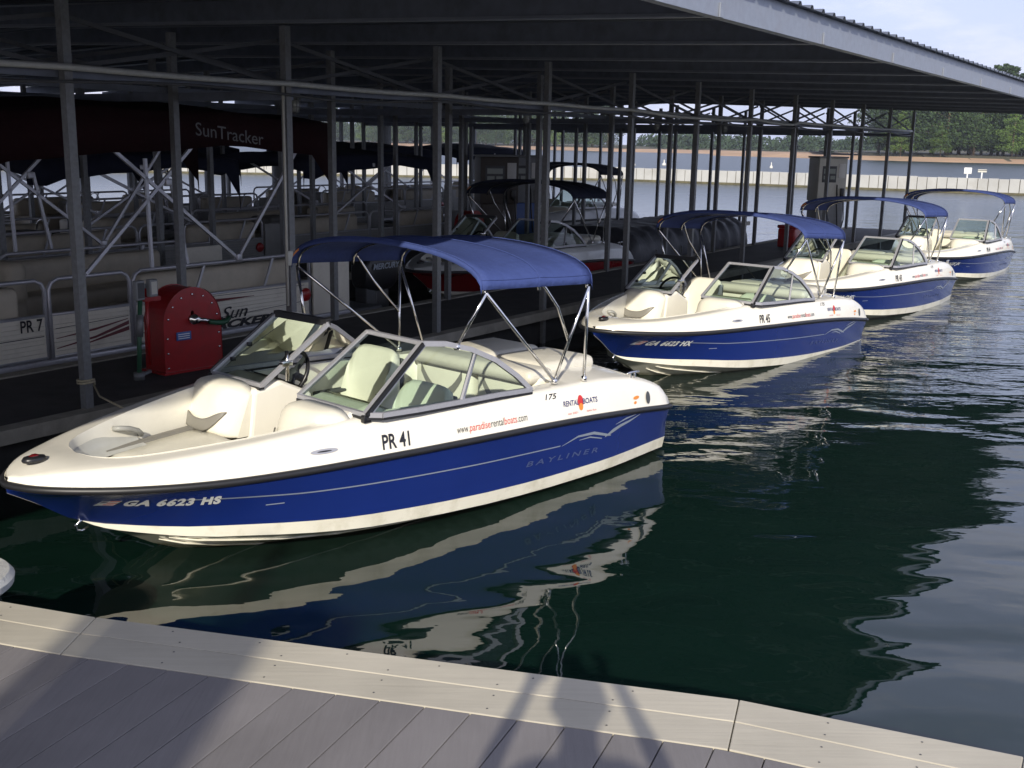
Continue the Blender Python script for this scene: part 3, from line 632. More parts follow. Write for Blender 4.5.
        fr.beam(P(2.93,sg*.888,1.20),P(2.72,sg*.972,.89),.022,.036)
        f_=fr.build('windshield_frame',alu,root)
        k=MB(); off=.022
        k.beam([BI[0],BI[1],BI[2]-off],[BO[0],BO[1],BO[2]-off],.045,.018)
        for i in range(len(bot)-1): k.beam([bot[i][0],bot[i][1],bot[i][2]-off],[bot[i+1][0],bot[i+1][1],bot[i+1][2]-off],.042,.016)
        k.beam([BO[0]-.012,BO[1]-.022*sg*1,BO[2]+.0],[TO[0]-.012,TO[1]-.022*sg,TO[2]],.014,.03); k.build('rubber_gasket',rubber,f_)
        k=MB(); k.box(*sorted((BO[0]-.03,BO[0]+.03)),BO[1]-.02,BO[1]+.02,BO[2]-.05,BO[2]+.0,bev=.006); k.box(2.20,2.235,-sg*.835-.015,-sg*.835+.015,1.08,1.11,bev=.004); k.box(2.06,2.095,-sg*.85-.015,-sg*.85+.015,.98,1.01,bev=.004); k.build('latch',blk,f_)
        g=MB(); g.add([BI,BO,TO,TI],[(0,1,2,3)]); g.build('front_glass',glassm,f_)
        g=MB(); g.grid([[bot[i],top[i]] for i in range(6)],smooth=False); g.build('side_glass',glassm,f_)
        if sg<0:
            b=MB(); b.beam(P(2.50,sg*.23,1.31),P(2.47,sg*.84,1.31),.05,.05); b.build('folded_center_window',rubber,f_)
    b=MB(); b.tube([P(2.12,-.22,.92),P(2.12,-.22,1.14)],.014,8); b.box(2.07,2.16,.20,.25,1.03,1.07,bev=.006); b.build('window_stay',steel,root)
    # steering wheel
    ww=empty('steering_wheel',(2.36,.50,.90)); ww.parent=root; ww.rotation_euler=(0,R(-62),0)
    b=MB(); b.tube([(.175*math.cos(t*PI/14),.175*math.sin(t*PI/14),0) for t in range(28)],.016,8,closed=True); b.build('rim',blk,ww)
    b=MB()
    for t in (R(90),R(210),R(330)): b.beam((0,0,-.01),(.17*math.cos(t),.17*math.sin(t),0),.05,.014)
    b.lathe([(.02,-.04),(.055,-.03),(.05,.0),(.02,.01)],n=16); b.tube([(0,0,-.02),(0,0,-.14)],.03,8); b.build('spokes',dgrey,ww)
    # helm and passenger seats
    for sg in (1,-1):
        st=empty('cockpit_seat',P(2.95 if sg<0 else 2.62,sg*.48,.2 if sg<0 else .10)); st.parent=root
        b=MB(); b.box(-.32,.26,-.23,.23,.10,.30,bev=.05); b.build('seat',vinyl,st)
        b=MB(); rows=[]
        for i in range(11):
            u=-1+2*i/10; y=.25*math.copysign(abs(math.sin(u*PI/2))**.75,u); h=.60*(1-.28*abs(u)**4); wrap=-.10*abs(u)**3
            rows.append([(.20+wrap,y,.22),(.17+wrap-.02,y,.22+h*.5),(.22+wrap,y,.22+h*.95),(.25+wrap,y,.22+h),(.30+wrap*.7,y,.22+h*.95),(.30+wrap*.7,y,.22)])
        b.grid(rows); b.add(rows[0],[tuple(range(6))]); b.add(rows[-1],[tuple(range(6))]); b.build('backrest',vinyl,st)
        b=MB(); b.box(.305,.335,-.22,.22,.24,.74,bev=.014); b.build('back_shell',dgrey,st)
        b=MB(); b.lathe([(.14,0),(.14,.02),(.05,.04),(.05,.12),(.02,.12)],n=14); b.build('pedestal',dgrey,st)
    # aft bench and backrest, sun pad
    b=MB(); b.box(3.45,3.9,-.72,.72,.2,.46,bev=.05); b.build('rear_bench',vinyl,root)
    for yy in (-.37,.37):
        b=MB(); b.box(3.80,3.95,yy-.34,yy+.34,.44,.88,bev=.05); k_=b.build('rear_backrest',vinyl,root)
        c_=MB(); rows=[[(3.792,yy+u*.25,.52+.2*abs(u)**2),(3.792,yy+u*.25,.60+.2*abs(u)**2)] for u in [x/6-1 for x in range(13)]]; c_.grid(rows); c_.build('crescent_insert',gvinyl,k_)
    b=MB(); b.box(4.0,4.66,-.60,-.01,.80,.935,bev=.06); b.box(4.0,4.66,.01,.60,.80,.935,bev=.06); b.box(3.72,4.02,-.70,.70,.80,.92,bev=.055); b.build('sun_pad',mat('sun_pad_vinyl',(.62,.59,.50),.45,noise_amt=.04,bump=.3,bump_scale=12),root)
    b=MB(); b.box(5.30,5.72,-.62,.62,.14,.21,bev=.03); b.build('swim_platform',gel,root)
    # speaker
    b=MB(); b.lathe([(.02,0),(.085,0),(.10,.01),(.10,.03),(.02,.03)],c=(3.62,.80,.64),n=20,axis='y'); b.v=[(x,y-.06,z) for x,y,z in b.v]; b.build('speaker',dgrey,root)
    b=MB(); b.box(2.75,3.15,.72,.775,.62,.66,bev=.015); b.build('grab_rail',dgrey,root)
    # nav light, bow eye, cleats
    nl=MB(); nl.lathe([(.02,0),(.055,0),(.06,.012),(.05,.03),(.02,.035)],n=16); nl.v=[(x*1.25+.17,y*.8,z+.735) for x,y,z in nl.v]; n_=nl.build('bow_light',blk,root)
    nl=MB(); nl.lathe([(.01,.02),(.030,.02),(.027,.036),(.012,.044),(.004,.045)],n=12); nl.v=[(x*1.2+.17,y*.75,z+.735) for x,y,z in nl.v]; nl.build('lens',redl,n_)
    b=MB(); b.tube([(.46,0,.315),(.425,0,.31),(.395,0,.285),(.40,0,.255),(.43,0,.245),(.475,0,.26)],.010,8); b.build('bow_eye',steel,root)
    for s,sg in ((4.75,1),(4.75,-1)):
        t=(fb(s)-.085); z=fzt(s)+.004
        b=MB(); b.tube([P(s-.08,sg*t,z+.03),P(s-.04,sg*t,z+.035),P(s+.04,sg*t,z+.035),P(s+.08,sg*t,z+.03)],.009,6); b.beam(P(s-.03,sg*t,z-.01),P(s-.03,sg*t,z+.03),.014,.014); b.beam(P(s+.03,sg*t,z-.01),P(s+.03,sg*t,z+.03),.014,.014); b.build('cleat',steel,root)
    # bimini
    if bimini:
        HW=1.07
        def arch(s,u,dz=0):   # u -1..1 ; smooth arch across the boat
            t=HW*math.sin(u*PI/2)*1.0; z=1.66+.27*(math.cos(u*PI/2)**.75)
            return P(s,t,z+dz)
        rows=[]; NS=12
        for i in range(NS+1):
            f=i/NS; s=2.80+1.18*f; sag=-.040*math.sin(PI*((f*2)%1))if 0<f<1 else 0
            rows.append([arch(s,-1+2*j/22,sag*math.cos((-1+2*j/22)*PI/2)-.035*f) for j in range(23)])
        b=MB(); b.grid(rows)
        # valances at the ends
        b.grid([rows[0],[(x-.01,y,z-.035) for x,y,z in rows[0]]]); b.grid([rows[-1],[(x+.012,y,z-.045) for x,y,z in rows[-1]]])
        cn=b.build('bimini_canopy',canopy,root); so_=cn.modifiers.new('s','SOLIDIFY'); so_.thickness=.006
        sm2=MB()
        for q in (0,6,12): sm2.tube([(x,y,z+.005) for x,y,z in rows[q]],.0045,5)
        for q in (1,21): sm2.tube([(r_[q][0],r_[q][1],r_[q][2]+.005) for r_ in rows],.0035,5)
        sm2.build('canopy_seams',canopy,cn)
        lb=MB(); tp=[arch(2.83,-.86+.02*j) for j in range(8)]
        lb.grid([[ (x-.045,y,z-.012) for x,y,z in tp],[(x-.045,y,z-.032) for x,y,z in tp]]); lb.build('maker_label',decal_o,cn)
        for sg in (1,-1):
            fr=MB(); piv=P(3.78,sg*.90,.875)
            fp=arch(2.84,sg*.97,-.05); rp_=arch(3.94,sg*.97,-.08)
            fr.tube([piv,fp],.0125,8); fr.tube([piv,rp_],.0125,8); fr.tube([fp,P(2.76,sg*.875,1.25)],.0125,8); fr.tube([rp_,P(4.10,sg*.93,.86)],.0125,8)
            # short secondary bow springing from the rear leg
            a_=Vector(piv).lerp(Vector(rp_),.42); up_=arch(3.42,sg*.80,-.075); m1=a_.lerp(Vector(up_),.45)+Vector((-.04,-sg*.06,.06)); m2=a_.lerp(Vector(up_),.8)+Vector((-.02,-sg*.03,.03))
            fr.tube([a_,m1,m2,up_],.011,8)
            for c in (piv,P(2.76,sg*.875,1.25),P(4.10,sg*.93,.86)): fr.lathe([(.012,-.02),(.026,-.02),(.024,.012),(.012,.02)],c=c,n=10)
            fr.build('bimini_leg',steel,root)
        b=MB(); 
        for s,dz in ((2.84,-.022),(3.40,-.045),(3.94,-.062)): b.tube([(lambda q:(q[0],q[1]*.985,q[2]))(arch(s,-1+2*j/20,dz)) for j in range(21)],.0125,8)
        b.build('bimini_bows',steel,root)
    # markings
    if decals:
        sp=lambda s0,z0,k=1: (lambda x,y: (lambda s,z: P(s,side_t(s,z)+.004,z))(s0+x,z0(s0+x)+y))
        def D(nm,txt,size,s0,zf,m,**kw): return text(nm,txt,size,sp(s0,zf),m,root,**kw)
        zline=lambda c: (lambda s: fzr(s)-c)
        zb=lambda c: (lambda s: fzr(s)+c)
        D('registration_lettering',reg,.084,.53,zline(.150),decal_w,bold=.0045,space=1.15,width=.47,shear=-.25)
        b=MB(); b.grid([[P(s,side_t(s,z)+.004,z) for z in (fzr(s)-.150,fzr(s)-.090)] for s in (.41,.44,.47,.50)]); b.build('flag_sticker',decal_w,root)
        b=MB(); 
        for q in range(3): b.grid([[P(s,side_t(s,z)+.006,z) for z in (fzr(s)-.144+q*.021,fzr(s)-.135+q*.021)] for s in (.45,.475,.495)])
        b.grid([[P(s,side_t(s,z)+.006,z) for z in (fzr(s)-.118,fzr(s)-.094)] for s in (.415,.445)],1); b.build('flag_stripes',[decal_r,decal_n],root)
        D('fleet_number',pr,.135,2.02,zb(.060),decal_k,bold=.003,width=.215)
        u1=D('web_address','www.',.075,2.64,zb(.075),decal_k,width=.11); D('web_address','paradise',.075,2.757,zb(.075),decal_r,width=.195); D('web_address','rental',.075,2.96,zb(.075),decal_k,width=.125); D('web_address','boats',.075,3.092,zb(.075),decal_r,width=.13); D('web_address','.com',.075,3.228,zb(.075),decal_k,width=.105)
        D('model_number','175',.055,3.56,zb(.195),decal_k,shear=.35,bold=.001,width=.14)
        D('rental_lettering','RENTAL',.058,3.755,zb(.125),decal_n,bold=.0012,width=.185); D('rental_lettering','BOATS',.058,3.99,zb(.125),decal_n,bold=.0012,width=.185)
        D('small_print','est 2001',.022,3.80,zb(.06),decal_r,width=.12); D('small_print','lake fun',.022,4.03,zb(.06),decal_r,width=.12)
        def disc(nm,s0,z0,rs,rz_,m,off=.005,n=20,half=None):
            b=MB(); vs=[P(s0,side_t(s0,z0)+off,z0)]
            for k in range(n):
                a=2*PI*k/n; s=s0+rs*math.cos(a); z=z0+rz_*math.sin(a); vs.append(P(s,side_t(s,z)+off,z))
            b.add(vs,[(0,1+k,1+(k+1)%n) for k in range(n)]); return b.build(nm,m,root,fix=False)
        disc('sun_emblem',3.965,fzr(3.965)+.145,.036,.050,decal_r,.002); disc('sun_emblem_lower',3.965,fzr(3.965)+.105,.026,.028,decal_o,.003)
        disc('vent_oval',4.90,fzr(4.90)+.105,.034,.052,dgrey,.008); disc('capacity_sticker',4.72,fzr(4.72)+.115,.045,.014,decal_o); disc('capacity_sticker',4.70,fzr(4.70)+.075,.02,.012,decal_o)
        c0=disc('chrome_badge',1.60,fzr(1.6)+.115,.095,.016,alu,.008); disc('badge_line',1.60,fzr(1.6)+.115,.05,.005,decal_k,.011)
        b=MB(); ss=[.75+i*(3.75-.75)/30 for i in range(31)]
        b.grid([[P(s,side_t(s,z)+.003,z) for z in (lambda c:(c-.0045,c+.0045))(lerp(s,[.75,1.5,3.75],[fzr(.75)-.10,fzr(1.5)-.15,fzr(3.75)-.185]))] for s in ss]); b.build('pinstripe',decal_s,root)
        b=MB()
        def sw(pts):
            for (s,z,w_) in [pts[0]]: pass
            b.grid([[P(s,side_t(s,z+w_)+.004,z+w_),P(s,side_t(s,z-w_)+.004,z-w_)] for s,z,w_ in [(4.27+(s_-4.35)*.80,z_,w__) for s_,z_,w__ in pts]],0)
        z0=fzr(4.3)-.13
        sw([(3.72,z0-.03,.002),(3.95,z0+.018,.008),(4.2,z0+.012,.012),(4.42,z0-.035,.010),(4.5,z0-.05,.004)])
        sw([(4.40,z0-.05,.004),(4.52,z0-.015,.017),(4.65,z0+.012,.014),(4.8,z0+.030,.010),(4.98,z0+.065,.002)])
        sw([(3.98,z0-.018,.002),(4.15,z0-.016,.006),(4.35,z0-.055,.004)]); sw([(4.55,z0+.035,.002),(4.72,z0+.062,.008),(4.9,z0+.075,.002)])
        b.build('wing_graphic',decal_s,root)
        D('maker_lettering','BAYLINER',.058,3.38,zline(.300),decal_g,shear=.2,bold=.001,space=1.5,width=.86)
        b=MB(); b.grid([[P(s,side_t(s,z)+.003,z) for z in (.395,.402)] for s in (1.27,1.33,1.38)]); b.build('hull_scuff',decal_s,root)
    return root
def put(root,x,y,az,dz,pitch,scale=1):
    root.location=(x,y,dz+pitch*2.8); root.rotation_euler=(0,pitch,PI/2-R(az)); root.scale=(scale,)*3
BG='blue and cream rental bowriders moored along the walkway'
B1=bowrider('bowrider_boat',blue,'GA 6623 HS','PR 41'); put(B1,-2.915,6.09,42.9,.012,.010); tag(B1,'nearest blue and cream bowrider lettered PR 41 and GA 6623 HS','boat',BG)
B2=bowrider('bowrider_boat',blue,'GA 6623 HX','PR 45'); put(B2,.883,12.03,40.0,-.078,.033); tag(B2,'second blue and cream bowrider, lettered PR 45 and GA 6623 HX, bow lifted','boat',BG)
B3=bowrider('bowrider_boat',blue,'GA 6619 DA','PR 43'); put(B3,4.05,16.45,37.9,-.055,.008); tag(B3,'third blue and cream bowrider, lettered GA 6619 DA','boat',BG)
B4=bowrider('bowrider_boat',blue,'GA 6625 JA','PR 44'); put(B4,8.05,22.25,33.8,-.09,.006); tag(B4,'farthest blue and cream bowrider at the outer end of the row','boat',BG)
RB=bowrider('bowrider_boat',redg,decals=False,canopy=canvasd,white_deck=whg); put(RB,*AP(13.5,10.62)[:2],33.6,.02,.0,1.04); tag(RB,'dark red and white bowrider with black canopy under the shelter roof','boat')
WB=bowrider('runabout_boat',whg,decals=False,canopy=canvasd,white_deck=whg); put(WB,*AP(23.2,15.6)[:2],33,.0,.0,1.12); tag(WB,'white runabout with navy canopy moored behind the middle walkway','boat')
# ================================================================== PONTOON BOATS
def pontoon(name,L,hero,pm,cm,canopy_span,cz,frame=True,stripe=decal_m):
    root=empty(name); Y=1.22
    for sg in (-1,1):
        b=MB(); b.tube([(-.25,sg*.92,.22),(.05,sg*.92,.12),(.5,sg*.92,.08),(L-.1,sg*.92,.08),(L,sg*.92,.10)],[.03,.2,.29,.29,.28],18); b.build('pontoon_tube',tubem,root)
    b=MB(); b.box(0,L,-Y,Y,.38,.47,bev=.02); b.build('deck',alu,root)
    b=MB(); b.box(.05,L-.05,-Y+.04,Y-.04,.472,.48); b.build('deck_carpet',mat('deck_carpet',(.09,.085,.08),.95,noise_amt=.2,noise_scale=20),root)
    def fence(x0,x1,y,gate=False,solid=False):
        g=empty('fence_gate' if gate else 'fence_panel',(x0,y,.47)); g.parent=root; w_=x1-x0; H_=.79; r_=.022; q=MB()
        c=.10; pts=[(0,0,0),(0,0,H_-c),(.03,0,H_-.035),(c,0,H_),(w_-c,0,H_),(w_-.03,0,H_-.035),(w_,0,H_-c),(w_,0,0)]
        q.tube(pts,r_,8); q.tube([(0,0,.44),(w_,0,.44)],.018,8); q.tube([(0,0,.02),(w_,0,.02)],.018,8); q.build('rail',alu,g)
        q=MB(); n=9
        for i in range(n): q.box(.02,w_-.02,-.012+.003*(i%2),.0,.03+i*.40/n,.03+(i+1)*.40/n-.003)
        q.build('infill',pm,g)
        if w_>1.5:
            for xx in (w_*.35,w_*.75): q=MB(); q.beam((xx-.1,0,.45),(xx+.05,0,H_),.02,.03); q.build('brace',alu,g)
        if hero and y<0 and stripe:
            q=MB()
            def st(pts,mi=0): q.grid([[(x,-.0165,z+t_),(x,-.0165,z-t_)] for x,z,t_ in pts],mi)
            if gate: 
                st([(.04,.10,.004),(.5,.16,.012),(w_-.04,.26,.02)]); st([(.04,.2,.003),(.5,.24,.012),(w_-.05,.3,.004)]); st([(.04,.30,.003),(w_-.04,.33,.003)],1); st([(.3,.09,.003),(w_-.04,.2,.022)])
            elif x0>canopy_span[0] and w_>1.5:
                st([(.02,.25,.03),(.4,.33,.03),(.9,.36,.022),(1.7,.355,.003)]); st([(.05,.12,.003),(w_-.1,.20,.003)],1); st([(.05,.42,.003),(w_-.1,.40,.003)],1)
            else: st([(.05,.22,.004),(w_-.04,.24,.004)],1)
            q.build('side_stripe',[stripe,decal_k],g)
        return g
    xs=[.05,L-4.42,L-3.42,L-.72,L-.03] if L>6 else [.05,L-3.3,L-2.4,L-.6,L-.03]
    for i in range(4):
        if i<3: fence(xs[i]+.0,xs[i+1]-.05,-Y+.02,gate=(i==1))
    fence(xs[0],xs[2]-.05,Y-.02); fence(xs[2],xs[3],Y-.02)
    b=MB(); b.box(xs[3]+.02,L-.02,-Y+.01,-Y+.05,.47,1.16,bev=.012); b.build('stern_pod',pm,root); b=MB(); b.box(xs[3]+.02,L-.02,Y-.05,Y-.01,.47,1.16,bev=.012); b.build('stern_pod',pm,root)
    b=MB(); b.lathe([(.01,0),(.085,0),(.08,-.02),(.01,-.024)],c=(xs[3]-.14,-Y-.005,.75),n=18,axis='y'); b.build('round_fender_cap',redp,root)
    # lounges
    def lounge(x0,x1,y0,y1,back):
        q=MB(); q.box(x0,x1,y0,y1,.48,.84,bev=.05)
        if back=='y-': q.box(x0,x1,y0-.02,y0+.2,.80,1.20,bev=.07)
        if back=='y+': q.box(x0,x1,y1-.2,y1+.02,.80,1.20,bev=.07)
        if back=='x': q.box(x1-.22,x1+.03,y0,y1,.80,1.28,bev=.09)
        q.build('lounge_seat',mat('tan_vinyl',(.46,.41,.32),.5,noise_amt=.08,bump=.2,bump_scale=8),root)
    lounge(.35,xs[1]-.25,-1.1,-.45,'y-'); lounge(.35,xs[1]-.25,.45,1.1,'y+'); lounge(xs[2]+.15,xs[3]-.1,-1.1,-.5,'y-'); lounge(xs[2]-.3,L-1.3,.5,1.1,'y+'); lounge(xs[1]+.1,xs[1]+.7,.2,.7,'x')
    b=MB(); b.box(xs[1]-1.2,xs[1]-.5,.35,.95,.48,1.12,bev=.06); b.build('helm_console',panelg,root)
    b=MB(); b.tube([(xs[1]-.45+.0,.65+.16*math.cos(t*PI/8),1.12+.16*math.sin(t*PI/8)) for t in range(16)],.015,6,closed=True); b.build('steering_wheel',steel,root)
    if cm:
        a0,a1=canopy_span; rows=[]
        for i in range(15):
            f=i/14; x=a0+(a1-a0)*f; zz=cz+.10*math.sin(PI*f)-.04*abs(math.sin(3*PI*f)); drop=(.40 if hero else .24)+.05*math.sin(PI*f*2) 
            if f>.93: drop+=.38
            elif f<.08: drop+=.1
            r=[(x,-Y-.03,zz-drop)]+[(x,-Y-.02+ (2*Y+.04)*j/12,zz+.12*math.sin(PI*j/12)) for j in range(13)]+[(x,Y+.03,zz-drop)]
            rows.append(r)
        b=MB(); b.grid(rows); b.grid([rows[0],[(x-.02,y,z-.22) for x,y,z in rows[0]]]); b.grid([rows[-1],[(x+.02,y,z-.22) for x,y,z in rows[-1]]])
        cn=b.build('bimini_canopy',cm,root); so_=cn.modifiers.new('s','SOLIDIFY'); so_.thickness=.008
        if hero:
            text('canopy_lettering','SunTracker',.20,lambda x,y:(L-2.55+x,-Y-.052,cz-.17+y-.10*x),mat('canopy_print',(.17,.17,.18),.6),cn,width=1.0,bold=.0)
        for sg in (-1,1):
            y=sg*(Y-.0); fr=MB()
            m0=a0+(a1-a0)*.5
            for (xa,za,xb,zb) in ((m0-1.0,cz-.1,m0+.95,1.28),(m0+.55,cz-.1,m0-1.1,1.28)) if not hero else ((m0-1.0,cz-.1,m0+.95,1.28),(m0+.55,cz-.1,m0-1.1,1.28),(m0+2.0,cz-.25,m0+.95,1.30),(m0-.3,cz-.42,m0-.28,1.28),(m0+.02,2.2,m0+.2,1.28)):
                fr.beam((xa,y,za),(xb,y,zb),.03,.035)
            for (xx,zz) in ((m0+.95,1.30),(m0-.02,2.17)): fr.box(xx-.04,xx+.04,y-.03,y+.03,zz-.04,zz+.04,bev=.01)
            fr.build('canopy_frame',alu,root)
    return root
def outboard(name,parent_loc,rzv,lab):
    r=empty(name,parent_loc,rzv)
    b=MB(); secs=[(-.34,.13,.66,.98),(-.28,.19,.60,1.10),(-.05,.22,.56,1.20),(.22,.20,.58,1.17),(.36,.13,.64,1.05)]; rows=[]
    for x,hw,z0,z1 in secs:
        zc=(z0+z1)/2; hh=(z1-z0)/2
        rows.append([(x,hw*math.copysign(abs(math.cos(t))**.6,math.cos(t)),zc+hh*math.copysign(abs(math.sin(t))**.6,math.sin(t))) for t in [k*2*PI/20 for k in range(21)]])
    b.grid(rows); b.add(rows[0][:-1],[tuple(range(20))]); b.add(rows[-1][:-1],[tuple(range(20))]); cw=b.build('cowling',blk,r)
    text('cowling_lettering','MERCURY',.11,lambda x,y:(-.30+x,-.232,.90+y),decal_s,cw,shear=.25,bold=.004,width=.58)
    b=MB(); b.box(-.08,.22,-.09,.09,-.35,.62,bev=.04); b.box(-.18,.30,-.11,.11,.12,.16,bev=.01); b.build('midsection',blk,r)
    b=MB(); b.box(-.30,-.10,-.11,.11,.35,.72,bev=.02); b.build('mount_bracket',dgrey,r)
    b=MB(); b.tube([(.0,0,-.45),(.38,0,-.45)],[.05,.06],10)
    for k in range(3):
        t=k*2*PI/3; b.beam((.36,0,-.45),(.36,.16*math.cos(t),-.45+.16*math.sin(t)),.10,.012)
    b.build('propeller',dgrey,r); return r
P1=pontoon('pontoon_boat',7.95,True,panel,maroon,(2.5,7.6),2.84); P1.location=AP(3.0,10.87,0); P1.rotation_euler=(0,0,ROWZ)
tag(P1,'cream pontoon boat lettered PR 7 and Sun TRACKER with maroon canopy beside the walkway','boat')
for g in P1.children:
    pass
def p1text(nm,t,size,x0,z0,m,**kw): text(nm,t,size,lambda x,y:(x0+x,-1.2225,z0+y),m,P1,**kw)
p1text('fleet_number','PR 7',.165,3.19,.775,decal_k,bold=.003,width=.24)
p1text('side_lettering','Sun',.20,5.70,.60,decal_k,shear=.4,bold=.001,width=.42); p1text('side_lettering','TRACKER',.12,5.28,.495,decal_k,shear=.3,bold=.006,width=1.2)
ob=outboard('outboard_motor',(9.02,-.72,.0),0,''); ob.parent=P1
b=MB(); b.box(7.95,8.80,-1.05,.6,.30,.42,bev=.03); b.build('stern_platform',dgrey,P1)
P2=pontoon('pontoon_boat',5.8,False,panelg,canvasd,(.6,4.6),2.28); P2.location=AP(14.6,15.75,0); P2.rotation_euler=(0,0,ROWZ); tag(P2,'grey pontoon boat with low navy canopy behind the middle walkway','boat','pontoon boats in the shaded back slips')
for a,p,lab in ((9.0,15.75,'grey pontoon boat with navy canopy directly behind the maroon canopy'),(3.2,15.75,'grey pontoon boat with navy canopy at the left, behind the middle walkway'),(20.9,20.6,'grey pontoon boat in the rear slips left of the fuel dispensers'),(26.2,20.7,'grey pontoon boat in the rear slips behind the fuel dispensers'),(13.6,20.6,'grey pontoon boat in the rear slips behind the maroon canopy tip')):
    c=copy_tree(P2); c.location=AP(a,p,.0 if p<18 else .12); c.rotation_euler=(0,0,ROWZ); tag(c,lab,'boat','pontoon boats in the shaded back slips')
# ------------------------------------------------------------------ boat under a dark cover
cv=empty('covered_boat',AP(19.3,9.72,0),ROWZ); tag(cv,'boat wrapped in a dark navy storage cover beside the near walkway','boat')
b=MB(); rows=[]; L=6.2
for i in range(63):
    x=L*i/62; e=min(1,min(x,L-x)/.28+.0); e=math.sin(e*PI/2)**.5 if e>0 else 0; rib=.022*abs(math.sin(x*5.2))+.018*math.sin(x*11.3+1)
    hw=1.08*(.90+.10*e)-rib; hh=.98*(.25+.75*e)-rib*.6; r=[]
    for k in range(19):
        t=PI*k/18; c_,s_=math.cos(t),math.sin(t); wr_=.014*math.sin(k*2.3+x*3)
        r.append((x,1.12-hw*math.copysign(abs(c_)**.45,c_),.07+(hh+wr_)*abs(s_)**.5))
    rows.append(r)
b.grid(rows); b.add(rows[0],[tuple(range(19))]); b.add(rows[-1],[tuple(range(19))]); b.build('storage_cover',mat('cover_fabric',(.045,.048,.058),.5,spec=.5,noise_amt=.2,noise_scale=6,bump=.8,bump_scale=7),cv)
b=MB()
for x in (1.0,2.2,3.4,4.6): b.beam((x,.03,.10),(x,.03,.60),.04,.008)
b.box(.1,6.1,.2,2.05,-.1,.08,bev=.03); b.build('hull_edge',greyp,cv)
# ------------------------------------------------------------------ red hose reel cabinet
def cabinet():
    r=empty('hose_reel_cabinet'); D_=.32; Wd=.64; Hs=.46; R_=Wd/2
    prof=[(-R_,0),(R_,0)]+[(R_*math.cos(t),Hs+R_*1.08*math.sin(t)) for t in [k*PI/20 for k in range(21)]]
    b=MB(); n=len(prof)
    b.prism(prof,0,.014,axis='y'); b.prism(prof,D_-.014,D_,axis='y')
    rows=[[(x*.985,.014,z*.99),(x*.985,D_-.014,z*.99)] for x,z in prof[1:]+prof[:1]]; b.grid(rows,smooth=False); sharp(b.build('housing',redp,r))
    b=MB(); rows=[[(x*1.012,y,z*1.008+.0) for x,z in prof[1:]] for y in (-.006,.018)]; b.grid(rows)
    b.box(-R_-.03,R_+.03,-.03,D_+.03,.0,.02); o=b.build('flange',redp,r); 
    b=MB()
    for k in range(7): 
        t=PI*(k+.5)/7; b.lathe([(.004,0),(.012,0),(.010,-.010),(.004,-.012)],c=(.87*R_*math.cos(t),-.002,Hs+.87*R_*math.sin(t)),n=8,axis='y')
    for z in (.06,.2,.34): 
        for x in (-R_*.9,R_*.9): b.lathe([(.004,0),(.012,0),(.010,-.010),(.004,-.012)],c=(x,-.002,z),n=8,axis='y')
    b.build('bolts',steel,r)
    b=MB(); b.box(-.19,-.03,-.012,-.001,.36-.05,.36+.03,bev=.002); pl_=b.build('name_plate',bluep,r)
    b=MB(); 
    for z in (.325,.345,.365): b.box(-.175,-.05,-.0145,-.0125,z,z+.008)
    b.build('plate_print',decal_w,pl_)
    b=MB(); b.lathe([(.01,-.09),(.035,-.09),(.035,-.03),(.05,-.03),(.05,-.002),(.01,-.002)],c=(0,0,.50),n=14,axis='y'); b.tube([(0,-.07,.50),(.08,-.08,.49),(.13,-.08,.47)],.022,8); b.build('swivel_fitting',steel,r)
    b=MB(); b.tube([(.13,-.08,.47),(.20,-.085,.455),(.27,-.08,.445),(.34,-.06,.45),(.40,-.02,.47)],.026,10); b.build('hose_end',green,r)
    b=MB(); b.tube([(.0,D_*.5,Hs+.1),(.0,-.0,Hs+.1)],.02,8); b.tube([(-R_-.10,.10,.1),(-R_-.10,.10,.82)],.018,8,); b.box(-R_-.14,-R_+.03,.07,.13,.70,.74); b.build('bracket_frame',redp,r)
    return r
cb=cabinet(); cb.location=AP(7.06,8.22,.455); cb.rotation_euler=(0,0,ROWZ-R(6)); tag(cb,'dark red arched hose reel cabinet standing on the near walkway','cabinet')
cb2=copy_tree(cb); cb2.location=AP(19.0,13.3,.455); cb2.rotation_euler=(0,0,ROWZ); tag(cb2,'small distant red hose reel cabinet beside the blue fuel dispenser','cabinet')
# stand pipe with green hose beside the cabinet
sp_=empty('hose_standpipe',AP(6.46,8.28,.455),ROWZ); tag(sp_,'green and grey stand pipe with outlet boxes at the left of the red cabinet','stand pipe')
b=MB(); b.tube([(0.0,0,.0),(.02,0,.32),(.06,0,.78)],.022,10); b.build('green_pipe',green,sp_)
b=MB(); b.tube([(0.0,0,-.0),(0,0,.07)],.05,12); b.tube([(-.02,0,.03),(.13,0,.06)],.02,8); b.build('pipe_base',galv,sp_); b=MB(); b.tube([(.03,0,.40),(.045,0,.60)],.032,10); b.build('pipe_coupling',galv,sp_)
b=MB(); b.box(-.03,.06,-.07,-.01,.74,.92,bev=.01); b.box(.11,.20,-.08,-.02,.76,.92,bev=.01); b.box(-.02,.16,-.02,.0,.84,.88); bx=b.build('outlet_box',greyp,sp_)
b=MB(); b.box(.125,.185,-.0835,-.0805,.785,.90); b.build('box_cover',creamp,bx); b=MB(); b.box(-.02,.05,-.0735,-.0705,.76,.90); b.build('box_cover',dgrey,bx)
